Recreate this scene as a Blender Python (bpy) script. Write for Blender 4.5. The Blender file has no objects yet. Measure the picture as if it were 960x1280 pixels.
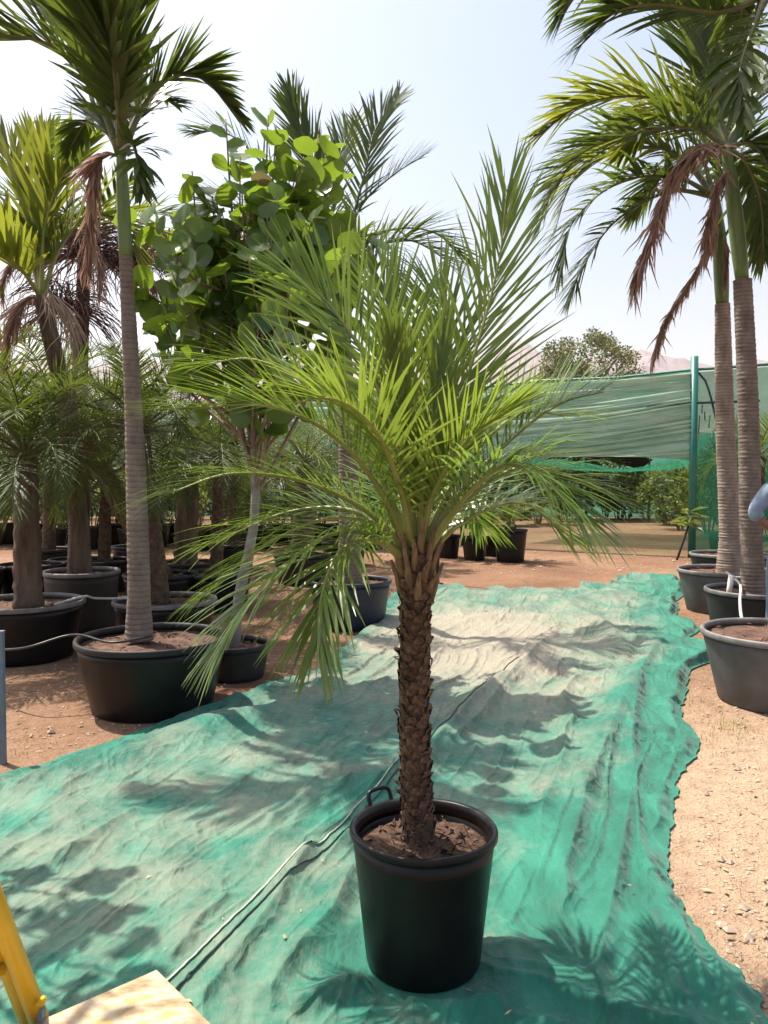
import bpy, bmesh, math, random
import numpy as np
from mathutils import Vector, Matrix, noise as mnoise
random.seed(7); np.random.seed(7)
R = math.radians
scene = bpy.context.scene
COL = scene.collection

# ------------------------------------------------------------------ camera
CAMZ, F, PITCH = 1.55, 1000.0, math.atan(40 / 1000.0)
cam_d = bpy.data.cameras.new('camera'); cam = bpy.data.objects.new('camera', cam_d); COL.objects.link(cam)
cam.location = (0, 0, CAMZ); cam.rotation_euler = (math.pi / 2 - PITCH, 0, 0)
cam_d.sensor_fit = 'HORIZONTAL'; cam_d.sensor_width = 36; cam_d.lens = 36 * F / 960
cam_d.clip_start = 0.05; cam_d.clip_end = 20000
scene.camera = cam
# ------------------------------------------------------------------ world, sun, exposure
SUN = Vector((-0.41, 0.29, 1.0)).normalized()
w = bpy.data.worlds.new('World'); scene.world = w; w.use_nodes = True
nt = w.node_tree; nt.nodes.clear()
sky = nt.nodes.new('ShaderNodeTexSky'); sky.sky_type = 'NISHITA'; sky.sun_disc = False
sky.sun_elevation = math.asin(SUN.z); sky.sun_rotation = math.atan2(SUN.x, SUN.y)
sky.air_density = 1.3; sky.dust_density = 4.5; sky.ozone_density = 1.0
bg = nt.nodes.new('ShaderNodeBackground'); bg.inputs['Strength'].default_value = 0.115
wo = nt.nodes.new('ShaderNodeOutputWorld')
nt.links.new(sky.outputs[0], bg.inputs[0]); nt.links.new(bg.outputs[0], wo.inputs[0])
sun_d = bpy.data.lights.new('sun', 'SUN'); sun_d.energy = 5.0; sun_d.angle = R(0.55); sun_d.color = (1.0, 0.93, 0.82)
sun = bpy.data.objects.new('sun', sun_d); COL.objects.link(sun)
sun.rotation_euler = SUN.to_track_quat('Z', 'Y').to_euler()
vs = scene.view_settings; vs.view_transform = 'Standard'; vs.look = 'None'; vs.exposure = 0.88; vs.gamma = 1.0
vs.use_curve_mapping = False
cy = scene.cycles; cy.max_bounces = 8; cy.diffuse_bounces = 2; cy.glossy_bounces = 2; cy.transmission_bounces = 4
cy.transparent_max_bounces = 10; cy.volume_bounces = 1; cy.use_denoising = True
try: cy.sample_clamp_indirect = 6.0
except Exception: pass

CP, SP = math.cos(PITCH), math.sin(PITCH)
def ray(px, py):
    a = (px - 480) / F; b = -(py - 640) / F
    return Vector((a, CP + b * SP, -SP + b * CP))
def P(px, py, depth):
    d = ray(px, py); return Vector((0, 0, CAMZ)) + d * (depth / d.y)
def G(px, py, z=0.0):
    d = ray(px, py); return Vector((0, 0, CAMZ)) + d * ((z - CAMZ) / d.z)

# ------------------------------------------------------------------ numpy noise
_perm = np.random.RandomState(3).permutation(512).astype(np.int64)
_rnd = np.random.RandomState(5).rand(512) * 2 - 1
def vnoise(x, y, seed=0):
    x = np.asarray(x, float); y = np.asarray(y, float)
    xi = np.floor(x).astype(np.int64); yi = np.floor(y).astype(np.int64)
    fx = x - xi; fy = y - yi
    fx = fx * fx * fx * (fx * (fx * 6 - 15) + 10); fy = fy * fy * fy * (fy * (fy * 6 - 15) + 10)
    def h(i, j): return _rnd[(_perm[(i + seed * 37) % 512] + j * 57 + seed * 13) % 512]
    def hh(i, j): return _rnd[_perm[(_perm[(i + seed * 37) % 512] + j) % 512]]
    a = hh(xi, yi); b = hh(xi + 1, yi); c = hh(xi, yi + 1); d = hh(xi + 1, yi + 1)
    return (a * (1 - fx) + b * fx) * (1 - fy) + (c * (1 - fx) + d * fx) * fy
def fbm(x, y, o=4, seed=0):
    s = 0; a = 0.5; f = 1.0
    for k in range(o):
        s = s + a * vnoise(np.asarray(x) * f, np.asarray(y) * f, seed + k); a *= .5; f *= 2.03
    return s
def ridge(x, y, seed=0, p=2.0): return np.clip(1 - np.abs(vnoise(x, y, seed)) * 1.6, 0, 1) ** p
def sstep(a, b, x): t = np.clip((np.asarray(x, float) - a) / (b - a), 0, 1); return t * t * (3 - 2 * t)

# ------------------------------------------------------------------ materials
MATS = {}
def mat(name):
    m = bpy.data.materials.new(name); m.use_nodes = True; n = m.node_tree; n.nodes.clear()
    MATS[name] = m; return m, n
def N(n, t, **kw):
    o = n.nodes.new(t)
    for k, v in kw.items():
        if k.startswith('i_'): o.inputs[k[2:].replace('_', ' ')].default_value = v
        else: setattr(o, k, v)
    return o
def ramp(n, fac, stops):
    r = n.nodes.new('ShaderNodeValToRGB'); e = r.color_ramp.elements
    while len(e) < len(stops): e.new(0.5)
    for k, (p, c) in enumerate(stops): e[k].position = p; e[k].color = (c[0], c[1], c[2], 1)
    n.links.new(fac, r.inputs[0]); return r
def tex(n, kind='noise', scale=5, detail=4, rough=.55, vec=None, stretch=None, dist=0.0):
    t = n.nodes.new('ShaderNodeTexNoise' if kind == 'noise' else 'ShaderNodeTexVoronoi')
    t.inputs['Scale'].default_value = scale
    if kind == 'noise':
        t.inputs['Detail'].default_value = detail; t.inputs['Roughness'].default_value = rough; t.inputs['Distortion'].default_value = dist
    co = n.nodes.new('ShaderNodeTexCoord') if vec is None else None
    src = co.outputs['Object'] if co else vec
    if stretch:
        mp = n.nodes.new('ShaderNodeMapping'); mp.inputs['Scale'].default_value = stretch
        n.links.new(src, mp.inputs[0]); src = mp.outputs[0]
    n.links.new(src, t.inputs['Vector']); return t
def bump(n, height, strength=.4, dist=.01, prev=None):
    b = n.nodes.new('ShaderNodeBump'); b.inputs['Strength'].default_value = strength; b.inputs['Distance'].default_value = dist
    n.links.new(height, b.inputs['Height'])
    if prev: n.links.new(prev.outputs[0], b.inputs['Normal'])
    return b
def out(n, sh):
    o = n.nodes.new('ShaderNodeOutputMaterial'); n.links.new(sh, o.inputs[0])
def solid(name, stops, scale=6, rough=.6, bs=.3, bd=.004, bscale=40, stretch=None, spec=.5, metallic=0.0, rrange=None, detail=5):
    """noise-coloured principled with a fine bump"""
    m, n = mat(name)
    t = tex(n, scale=scale, detail=detail, stretch=stretch); r = ramp(n, t.outputs[0], stops)
    p = N(n, 'ShaderNodeBsdfPrincipled'); n.links.new(r.outputs[0], p.inputs['Base Color'])
    p.inputs['Roughness'].default_value = rough; p.inputs['Specular IOR Level'].default_value = spec; p.inputs['Metallic'].default_value = metallic
    if rrange:
        mr = N(n, 'ShaderNodeMapRange'); mr.inputs['To Min'].default_value = rrange[0]; mr.inputs['To Max'].default_value = rrange[1]
        n.links.new(t.outputs[0], mr.inputs[0]); n.links.new(mr.outputs[0], p.inputs['Roughness'])
    b = tex(n, scale=bscale, detail=4, stretch=stretch); bb = bump(n, b.outputs[0], bs, bd); n.links.new(bb.outputs[0], p.inputs['Normal'])
    out(n, p.outputs[0]); return m
def leafmat(name, stops, tcol, tmix=.4, rough=.4, spec=.5, vein=None, sat_noise=2.0):
    m, n = mat(name)
    g = N(n, 'ShaderNodeNewGeometry'); oi = N(n, 'ShaderNodeObjectInfo')
    t = tex(n, scale=sat_noise, detail=3)
    ad = N(n, 'ShaderNodeMath', operation='MULTIPLY_ADD'); n.links.new(g.outputs['Random Per Island'], ad.inputs[0]); ad.inputs[1].default_value = .55
    mu = N(n, 'ShaderNodeMath', operation='MULTIPLY'); n.links.new(t.outputs[0], mu.inputs[0]); mu.inputs[1].default_value = .35
    n.links.new(mu.outputs[0], ad.inputs[2])
    a2 = N(n, 'ShaderNodeMath', operation='MULTIPLY_ADD'); n.links.new(oi.outputs['Random'], a2.inputs[0]); a2.inputs[1].default_value = .2; n.links.new(ad.outputs[0], a2.inputs[2])
    r = ramp(n, a2.outputs[0], stops)
    p = N(n, 'ShaderNodeBsdfPrincipled'); n.links.new(r.outputs[0], p.inputs['Base Color'])
    p.inputs['Roughness'].default_value = rough; p.inputs['Specular IOR Level'].default_value = spec
    tr = N(n, 'ShaderNodeBsdfTranslucent')
    mx = N(n, 'ShaderNodeMix', data_type='RGBA', blend_type='MULTIPLY'); mx.inputs[0].default_value = 0.0
    n.links.new(r.outputs[0], mx.inputs[6])
    hs = N(n, 'ShaderNodeMix', data_type='RGBA', blend_type='MIX'); hs.inputs[0].default_value = .6
    n.links.new(r.outputs[0], hs.inputs[6]); hs.inputs[7].default_value = (*tcol, 1); n.links.new(hs.outputs[2], tr.inputs[0])
    ms = N(n, 'ShaderNodeMixShader'); ms.inputs[0].default_value = tmix
    n.links.new(p.outputs[0], ms.inputs[1]); n.links.new(tr.outputs[0], ms.inputs[2])
    b = tex(n, scale=60, detail=2); bb = bump(n, b.outputs[0], .25, .002); n.links.new(bb.outputs[0], p.inputs['Normal'])
    out(n, ms.outputs[0]); return m

# foliage
leafmat('date_leaf', [(.05, (.05, .10, .015)), (.4, (.095, .17, .024)), (.7, (.145, .22, .038)), (.97, (.27, .27, .07))], (.29, .42, .04), .40, .3, .65)
leafmat('date_leaf_young', [(.1, (.09, .16, .022)), (.6, (.15, .225, .035)), (.95, (.25, .28, .06))], (.33, .44, .045), .42, .33, .6)
leafmat('palm_leaf', [(.05, (.022, .05, .012)), (.5, (.045, .085, .015)), (.8, (.07, .11, .02)), (.97, (.13, .13, .035))], (.20, .27, .025), .32, .45, .4)
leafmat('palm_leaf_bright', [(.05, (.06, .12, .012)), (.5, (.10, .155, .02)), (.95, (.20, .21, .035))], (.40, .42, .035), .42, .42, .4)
leafmat('fine_leaf', [(.05, (.018, .042, .010)), (.5, (.04, .078, .012)), (.95, (.12, .14, .03))], (.20, .27, .025), .32, .5, .35)
leafmat('dead_leaf', [(.05, (.17, .095, .07)), (.5, (.31, .19, .145)), (.95, (.50, .36, .28))], (.46, .29, .22), .38, .8, .2)
leafmat('dead_leaf_pale', [(.05, (.30, .21, .15)), (.5, (.42, .31, .23)), (.95, (.55, .44, .34))], (.45, .3, .2), .15, .7, .3)
leafmat('dry_strand', [(.05, (.13, .065, .06)), (.6, (.2, .11, .095)), (.95, (.3, .19, .15))], (.2, .1, .08), .1, .8, .2)
leafmat('grape_leaf', [(.05, (.025, .065, .018)), (.45, (.05, .11, .025)), (.75, (.10, .19, .03)), (.95, (.19, .24, .05))], (.36, .50, .03), .42, .3, .55)
leafmat('grape_leaf_old', [(.1, (.16, .13, .06)), (.5, (.22, .19, .12)), (.9, (.3, .2, .12))], (.3, .25, .06), .3, .45, .4)
leafmat('shrub_leaf', [(.05, (.04, .075, .018)), (.5, (.09, .13, .03)), (.95, (.22, .23, .06))], (.3, .36, .05), .35, .45, .4)
leafmat('shrub_leaf_dark', [(.05, (.02, .045, .012)), (.5, (.045, .075, .02)), (.95, (.10, .12, .035))], (.16, .22, .03), .3, .45, .4)
leafmat('tree_leaf', [(.05, (.05, .065, .025)), (.5, (.10, .115, .045)), (.95, (.2, .19, .08))], (.22, .22, .06), .3, .5, .4)
leafmat('litter_leaf', [(.05, (.2, .13, .08)), (.5, (.38, .28, .18)), (.95, (.6, .5, .36))], (.3, .2, .1), .1, .8, .2)
solid('rachis', [(.3, (.16, .20, .04)), (.7, (.30, .30, .09))], 8, .45)
solid('rachis_dark', [(.3, (.07, .085, .03)), (.7, (.15, .15, .05))], 8, .5)
solid('rachis_dead', [(.3, (.2, .12, .07)), (.7, (.36, .25, .16))], 8, .7)
solid('crownshaft', [(.3, (.09, .15, .04)), (.7, (.17, .23, .07))], 3, .45, .15, .003, 20, (6, 6, 1))
solid('stub', [(.25, (.04, .022, .015)), (.5, (.105, .06, .036)), (.75, (.22, .14, .085))], 40, .9, .9, .006, 90)
solid('trunk_fibre', [(.3, (.03, .018, .012)), (.7, (.12, .075, .045))], 30, .95, 1.0, .008, 80)
solid('stub_dry', [(.3, (.10, .06, .035)), (.7, (.30, .20, .11))], 14, .8, .5, .004, 60, (4, 4, 1))
solid('grape_bark', [(.3, (.16, .14, .13)), (.7, (.32, .29, .27))], 12, .85, .6, .006, 40)
solid('twig', [(.3, (.16, .11, .07)), (.7, (.30, .21, .14))], 20, .8)
solid('rough_trunk', [(.3, (.05, .032, .022)), (.55, (.12, .078, .05)), (.8, (.2, .135, .09))], 16, .95, 1.0, .06, 22)

def ringmat(name, c0, c1, ring):
    m, n = mat(name)
    t = tex(n, scale=9, detail=5, stretch=(1, 1, .6)); r = ramp(n, t.outputs[0], [(.28, c0), (.7, c1)])
    co = N(n, 'ShaderNodeTexCoord'); wv = N(n, 'ShaderNodeTexWave', wave_type='BANDS', bands_direction='Z')
    wv.inputs['Scale'].default_value = 8.5; wv.inputs['Distortion'].default_value = 2.2; wv.inputs['Detail'].default_value = 2; wv.inputs['Detail Scale'].default_value = 3
    n.links.new(co.outputs['Object'], wv.inputs[0])
    rr = ramp(n, wv.outputs['Fac'], [(.0, (ring, ring, ring)), (.22, (1, 1, 1))])
    mx = N(n, 'ShaderNodeMix', data_type='RGBA', blend_type='MULTIPLY'); mx.inputs[0].default_value = 1
    n.links.new(r.outputs[0], mx.inputs[6]); n.links.new(rr.outputs[0], mx.inputs[7])
    p = N(n, 'ShaderNodeBsdfPrincipled'); n.links.new(mx.outputs[2], p.inputs['Base Color']); p.inputs['Roughness'].default_value = .85; p.inputs['Specular IOR Level'].default_value = .3
    b0 = tex(n, scale=50, detail=4, stretch=(1, 1, .3)); bb = bump(n, b0.outputs[0], .5, .004); b2 = bump(n, wv.outputs['Fac'], .35, .006, bb)
    n.links.new(b2.outputs[0], p.inputs['Normal']); out(n, p.outputs[0]); return m
ringmat('ring_trunk', (.13, .10, .082), (.27, .215, .18), .68)
ringmat('ring_trunk_pale', (.20, .15, .12), (.38, .30, .25), .62)

# ground
m, n = mat('earth')
tc = N(n, 'ShaderNodeTexCoord')
t1 = tex(n, scale=.55, detail=6, rough=.6, vec=tc.outputs['Object']); t2 = tex(n, scale=9, detail=6, rough=.65, vec=tc.outputs['Object']); t3 = tex(n, scale=70, detail=4, vec=tc.outputs['Object'])
r1 = ramp(n, t1.outputs[0], [(.28, (.19, .10, .062)), (.5, (.275, .16, .10)), (.72, (.36, .235, .155))])
r2 = ramp(n, t2.outputs[0], [(.25, (.68, .63, .60)), (.5, (1, 1, 1)), (.8, (1.15, 1.14, 1.12))])
mx = N(n, 'ShaderNodeMix', data_type='RGBA', blend_type='MULTIPLY'); mx.inputs[0].default_value = .9
n.links.new(r1.outputs[0], mx.inputs[6]); n.links.new(r2.outputs[0], mx.inputs[7])
vo = tex(n, 'voronoi', scale=38, vec=tc.outputs['Object'])
r3 = ramp(n, vo.outputs['Distance'], [(.0, (1.25, 1.22, 1.18)), (.16, (1.0, 1.0, 1.0)), (.7, (.86, .84, .82))])
mx2 = N(n, 'ShaderNodeMix', data_type='RGBA', blend_type='MULTIPLY'); mx2.inputs[0].default_value = .8
n.links.new(mx.outputs[2], mx2.inputs[6]); n.links.new(r3.outputs[0], mx2.inputs[7])
# a paler sandy patch of soil along the net
pd = N(n, 'ShaderNodeVectorMath', operation='DISTANCE'); pd.inputs[1].default_value = (2.4, 3.6, 0); n.links.new(tc.outputs['Object'], pd.inputs[0])
pa = N(n, 'ShaderNodeMath', operation='MULTIPLY_ADD'); n.links.new(t1.outputs[0], pa.inputs[0]); pa.inputs[1].default_value = 2.5; n.links.new(pd.outputs['Value'], pa.inputs[2])
pr = ramp(n, pa.outputs[0], [(0, (.75, .75, .75)), (1, (0, 0, 0))])
mrp = N(n, 'ShaderNodeMapRange'); mrp.inputs['From Min'].default_value = 2.2; mrp.inputs['From Max'].default_value = 4.2; n.links.new(pa.outputs[0], mrp.inputs[0]); n.links.new(mrp.outputs[0], pr.inputs[0])
mx3 = N(n, 'ShaderNodeMix', data_type='RGBA', blend_type='MIX'); n.links.new(pr.outputs[0], mx3.inputs[0]); n.links.new(mx2.outputs[2], mx3.inputs[6])
sm_ = N(n, 'ShaderNodeMix', data_type='RGBA', blend_type='MULTIPLY'); sm_.inputs[0].default_value = 1; n.links.new(r2.outputs[0], sm_.inputs[6]); sm_.inputs[7].default_value = (.50, .365, .25, 1); n.links.new(sm_.outputs[2], mx3.inputs[7])
p = N(n, 'ShaderNodeBsdfPrincipled'); p.inputs['Roughness'].default_value = .95; p.inputs['Specular IOR Level'].default_value = .15
n.links.new(mx3.outputs[2], p.inputs['Base Color'])
b1 = bump(n, t2.outputs[0], 1.0, .06); b2 = bump(n, t3.outputs[0], 1.0, .016, b1); b3 = bump(n, vo.outputs['Distance'], -.3, .008, b2)
n.links.new(b3.outputs[0], p.inputs['Normal']); out(n, p.outputs[0])
solid('soil', [(.25, (.022, .011, .007)), (.5, (.075, .038, .022)), (.75, (.16, .09, .054))], 26, .95, 1.0, .012, 60)
solid('soil_red', [(.25, (.045, .022, .015)), (.5, (.10, .05, .032)), (.75, (.18, .10, .066))], 14, .95, 1.0, .012, 50)
solid('stone', [(.3, (.28, .2, .14)), (.7, (.5, .4, .31))], 9, .9, .5, .004, 60)
solid('rock_hill', [(.3, (.15, .11, .115)), (.7, (.26, .20, .20))], .01, .95, .6, 6, .03)

# ground net: green weave with dust from a per-vertex amount
m, n = mat('net_ground')
at = N(n, 'ShaderNodeAttribute', attribute_name='dust'); tc = N(n, 'ShaderNodeTexCoord')
tn = tex(n, scale=2.2, detail=8, rough=.62, vec=tc.outputs['Object']); tn2 = tex(n, scale=26, detail=5, rough=.6, vec=tc.outputs['Object'])
ts = tex(n, scale=5, detail=5, rough=.6, vec=tc.outputs['Object'], stretch=(1.6, .35, 1))
rg = ramp(n, ts.outputs[0], [(.3, (.006, .105, .068)), (.5, (.011, .165, .108)), (.72, (.03, .25, .165))])
m1 = N(n, 'ShaderNodeMath', operation='MULTIPLY_ADD'); n.links.new(tn.outputs[0], m1.inputs[0]); m1.inputs[1].default_value = 1.1
n.links.new(at.outputs['Fac'], m1.inputs[2])
m2 = N(n, 'ShaderNodeMath', operation='MULTIPLY_ADD'); n.links.new(tn2.outputs[0], m2.inputs[0]); m2.inputs[1].default_value = .35; n.links.new(m1.outputs[0], m2.inputs[2])
rd = ramp(n, m2.outputs[0], [(.5, (0, 0, 0)), (1.0, (.9, .9, .9))])
rd.color_ramp.elements[0].position = .42
cm = N(n, 'ShaderNodeMix', data_type='RGBA'); n.links.new(rd.outputs[0], cm.inputs[0]); n.links.new(rg.outputs[0], cm.inputs[6]); cm.inputs[7].default_value = (.38, .325, .245, 1)
p = N(n, 'ShaderNodeBsdfPrincipled'); n.links.new(cm.outputs[2], p.inputs['Base Color']); p.inputs['Roughness'].default_value = .62; p.inputs['Specular IOR Level'].default_value = .35
p.inputs['Sheen Weight'].default_value = .15; p.inputs['Sheen Roughness'].default_value = .5
wv = N(n, 'ShaderNodeTexWave'); wv.inputs['Scale'].default_value = 170; wv.inputs['Distortion'].default_value = .4
mp = N(n, 'ShaderNodeMapping'); mp.inputs['Rotation'].default_value = (0, 0, R(-19)); n.links.new(tc.outputs['Object'], mp.inputs[0]); n.links.new(mp.outputs[0], wv.inputs[0])
b1 = bump(n, wv.outputs['Fac'], .25, .0015); tb = tex(n, scale=16, detail=6, rough=.6, vec=tc.outputs['Object'], stretch=(1.5, .5, 1)); b2 = bump(n, tb.outputs[0], .8, .012, b1)
wn = tex(n, scale=1.6, detail=3, vec=tc.outputs['Object']); wa = N(n, 'ShaderNodeMix', data_type='RGBA', blend_type='ADD'); wa.inputs[0].default_value = .5; n.links.new(tc.outputs['Object'], wa.inputs[6]); n.links.new(wn.outputs['Color'], wa.inputs[7])
for sc_v, st_v, hv in ((3.2, (1.7, .55, 1), .010), (7.0, (1.3, .8, 1), .006)):
    mv = N(n, 'ShaderNodeMapping'); mv.inputs['Rotation'].default_value = (0, 0, R(19)); mv.inputs['Scale'].default_value = st_v; n.links.new(wa.outputs[2], mv.inputs[0])
    ve = N(n, 'ShaderNodeTexVoronoi', feature='DISTANCE_TO_EDGE'); ve.inputs['Scale'].default_value = sc_v; n.links.new(mv.outputs[0], ve.inputs['Vector'])
    vr = ramp(n, ve.outputs['Distance'], [(0, (1, 1, 1)), (.16, (0, 0, 0))]); b2 = bump(n, vr.outputs[0], .55, hv, b2)
n.links.new(b2.outputs[0], p.inputs['Normal'])
tr = N(n, 'ShaderNodeBsdfTranslucent'); n.links.new(cm.outputs[2], tr.inputs[0])
ms = N(n, 'ShaderNodeMixShader'); ms.inputs[0].default_value = .15; n.links.new(p.outputs[0], ms.inputs[1]); n.links.new(tr.outputs[0], ms.inputs[2])
out(n, ms.outputs[0])

def netmat(name, c0, c1, transp, trl, stretch=(1, 1, 9)):
    m, n = mat(name)
    t = tex(n, scale=.9, detail=6, rough=.6, stretch=stretch); r = ramp(n, t.outputs[0], [(.3, c0), (.7, c1)])
    d = N(n, 'ShaderNodeBsdfDiffuse'); tr = N(n, 'ShaderNodeBsdfTranslucent'); tp = N(n, 'ShaderNodeBsdfTransparent'); tp.inputs[0].default_value = (.86, .95, .88, 1)
    n.links.new(r.outputs[0], d.inputs[0]); n.links.new(r.outputs[0], tr.inputs[0])
    a = N(n, 'ShaderNodeMixShader'); a.inputs[0].default_value = trl; n.links.new(d.outputs[0], a.inputs[1]); n.links.new(tr.outputs[0], a.inputs[2])
    b = N(n, 'ShaderNodeMixShader'); b.inputs[0].default_value = transp; n.links.new(a.outputs[0], b.inputs[1]); n.links.new(tp.outputs[0], b.inputs[2])
    out(n, b.outputs[0]); return m
netmat('net_curtain', (.30, .52, .40), (.62, .71, .58), .04, .5)
netmat('net_side', (.02, .18, .105), (.05, .29, .18), .38, .5, (1, 1, 2))
netmat('net_far', (.05, .33, .23), (.10, .45, .32), .10, .5, (1, 1, 3))
netmat('net_roof', (.10, .24, .18), (.16, .3, .22), .78, .5, (3, 1, 1))

solid('pot_black', [(.3, (.0035, .0035, .004)), (.7, (.009, .008, .008))], 5, .42, .25, .003, 30, spec=.3, rrange=(.25, .5))
solid('pot_dusty', [(.3, (.009, .009, .010)), (.7, (.028, .026, .026))], 4, .55, .25, .003, 30, spec=.35, rrange=(.4, .7))
solid('pot_grey', [(.3, (.05, .048, .05)), (.55, (.095, .09, .092)), (.78, (.17, .155, .145))], 3.5, .6, .25, .003, 30, rrange=(.45, .75))
solid('pot_navy', [(.3, (.008, .012, .025)), (.7, (.016, .022, .045))], 4, .5)
solid('pot_brown', [(.3, (.012, .008, .007)), (.7, (.03, .02, .017))], 4, .6)
solid('rim_grey', [(.3, (.10, .095, .095)), (.7, (.21, .20, .195))], 8, .5, .2, .003, 30)
solid('steel_green', [(.3, (.01, .13, .10)), (.7, (.03, .20, .155))], 3, .4, .2, .002, 30, spec=.5)
solid('steel_blue', [(.3, (.02, .05, .09)), (.7, (.04, .08, .13))], 3, .4)
solid('steel_dark', [(.3, (.012, .013, .018)), (.7, (.03, .03, .036))], 5, .5)
solid('stake_blue', [(.3, (.10, .14, .19)), (.7, (.18, .22, .27))], 6, .55)
solid('hose_grey', [(.3, (.40, .385, .37)), (.7, (.55, .53, .51))], 9, .5)
solid('hose_black', [(.3, (.012, .012, .014)), (.7, (.03, .03, .03))], 9, .4)
solid('hose_white', [(.3, (.55, .53, .5)), (.7, (.72, .70, .67))], 9, .5)
solid('strip_pale', [(.3, (.17, .22, .19)), (.7, (.34, .36, .31))], 14, .7)
solid('cord_dark', [(.3, (.01, .03, .025)), (.7, (.03, .06, .05))], 14, .7)
solid('yellow_paint', [(.22, (.30, .16, .03)), (.36, (.60, .36, .012)), (.8, (.72, .46, .015))], 7, .4, .2, .002, 50)
solid('worn_board', [(.28, (.10, .065, .035)), (.40, (.30, .21, .11)), (.47, (.40, .30, .19)), (.55, (.44, .36, .27)), (.62, (.42, .30, .10)), (.75, (.46, .29, .04))], 9, .6, .4, .003, 60, stretch=(1, 2.0, 1), detail=10)
solid('rust', [(.3, (.12, .045, .02)), (.7, (.30, .12, .05))], 12, .8)
solid('rubber', [(.3, (.01, .01, .01)), (.7, (.03, .03, .03))], 9, .8)
solid('denim', [(.3, (.16, .22, .31)), (.7, (.28, .36, .46))], 12, .9, .4, .002, 200)
solid('trouser', [(.3, (.10, .15, .22)), (.7, (.17, .24, .33))], 12, .9, .4, .002, 200)
solid('skin', [(.3, (.16, .075, .045)), (.7, (.24, .12, .075))], 8, .55, .1, .002, 90)
solid('hair', [(.3, (.008, .006, .005)), (.7, (.02, .015, .012))], 30, .5)
solid('eye_white', [(.3, (.6, .58, .55)), (.7, (.7, .68, .65))], 8, .3)
solid('sandal', [(.3, (.03, .02, .015)), (.7, (.07, .045, .03))], 8, .7)
solid('bark', [(.3, (.05, .034, .024)), (.7, (.18, .13, .095))], 10, .95, 1.0, .05, 16, stretch=(1, 1, .22))
solid('canvas_black', [(.3, (.008, .009, .01)), (.7, (.02, .022, .022))], 8, .9)

# ------------------------------------------------------------------ mesh helpers
class MB:
    def __init__(s): s.v = []; s.f = []; s.sm = True
    def add(s, vs, fs):
        o = len(s.v); s.v.extend([tuple(v) for v in vs]); s.f.extend([tuple(i + o for i in f) for f in fs]); return s
    def tube(s, pts, rad, seg=8, cap=True, wob=0.0):
        pts = [Vector(p) for p in pts]; n = len(pts)
        if not hasattr(rad, '__len__'): rad = [rad] * n
        vs = []; fs = []; u = None
        for i, p in enumerate(pts):
            t = (pts[min(i + 1, n - 1)] - pts[max(i - 1, 0)]).normalized()
            if u is None:
                u = t.cross(Vector((0, 0, 1)) if abs(t.z) < .9 else Vector((1, 0, 0))).normalized()
            u = (u - t * u.dot(t)).normalized(); wv = t.cross(u)
            for k in range(seg):
                a = 2 * math.pi * k / seg; r = rad[i] * (1 + (random.uniform(-wob, wob) if wob else 0))
                vs.append(p + (u * math.cos(a) + wv * math.sin(a)) * r)
        for i in range(n - 1):
            for k in range(seg):
                a = i * seg + k; b = i * seg + (k + 1) % seg
                fs.append((a, b, b + seg, a + seg))
        if cap:
            fs.append(tuple(range(seg - 1, -1, -1))); fs.append(tuple((n - 1) * seg + k for k in range(seg)))
        return s.add(vs, fs)
    def lathe(s, prof, seg=48, c=(0, 0, 0), capb=False, capt=False, wob=None):
        vs = []; fs = []
        for (r, z) in prof:
            for k in range(seg):
                a = 2 * math.pi * k / seg; rr = r * (1 + (wob(a, z) if wob else 0))
                vs.append((c[0] + rr * math.cos(a), c[1] + rr * math.sin(a), c[2] + z))
        n = len(prof)
        for i in range(n - 1):
            for k in range(seg):
                a = i * seg + k; b = i * seg + (k + 1) % seg; fs.append((a, b, b + seg, a + seg))
        if capb: fs.append(tuple(range(seg - 1, -1, -1)))
        if capt: fs.append(tuple((n - 1) * seg + k for k in range(seg)))
        return s.add(vs, fs)
    def box(s, c, d, M=None):
        x, y, z = [k / 2 for k in d]; vs = [Vector((sx * x, sy * y, sz * z)) for sz in (-1, 1) for sy in (-1, 1) for sx in (-1, 1)]
        vs = [(M @ v if M else v) + Vector(c) for v in vs]
        return s.add(vs, [(0, 2, 3, 1), (4, 5, 7, 6), (0, 1, 5, 4), (2, 6, 7, 3), (0, 4, 6, 2), (1, 3, 7, 5)])
    def mesh(s, name, m, smooth=True):
        me = bpy.data.meshes.new(name); me.from_pydata(s.v, [], s.f)
        if smooth: me.polygons.foreach_set('use_smooth', [True] * len(me.polygons))
        me.materials.append(MATS[m]); me.update(); return me
    def build(s, name, m, parent=None, smooth=True, loc=None):
        return link(name, s.mesh(name, m, smooth), parent, loc)
def link(name, me, parent=None, loc=None):
    o = bpy.data.objects.new(name, me); COL.objects.link(o)
    if loc is not None: o.location = loc
    if parent: o.parent = parent
    return o
def tag(o, label=None, cat=None, group=None, kind=None):
    if label: o['label'] = label
    if cat: o['category'] = cat
    if group: o['group'] = group
    if kind: o['kind'] = kind
    return o
def thing(name, label, cat, loc=(0, 0, 0), group=None, rz=0):
    o = bpy.data.objects.new(name, None); COL.objects.link(o); o.location = loc; o.rotation_euler.z = rz; o.empty_display_size = .1
    return tag(o, label, cat, group)
def rel(pts, root): return [Vector(p) - root.location for p in pts]
def crom(pts, n):
    pts = [Vector(p) for p in pts]; q = [pts[0] * 2 - pts[1]] + pts + [pts[-1] * 2 - pts[-2]]; res = []; k = len(pts) - 1
    for i in range(n + 1):
        u = i / n * k; j = min(int(u), k - 1); t = u - j; a, b, c, d = q[j:j + 4]
        res.append(.5 * ((2 * b) + (c - a) * t + (2 * a - 5 * b + 4 * c - d) * t * t + (3 * b - a - 3 * c + d) * t ** 3))
    return res

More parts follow.
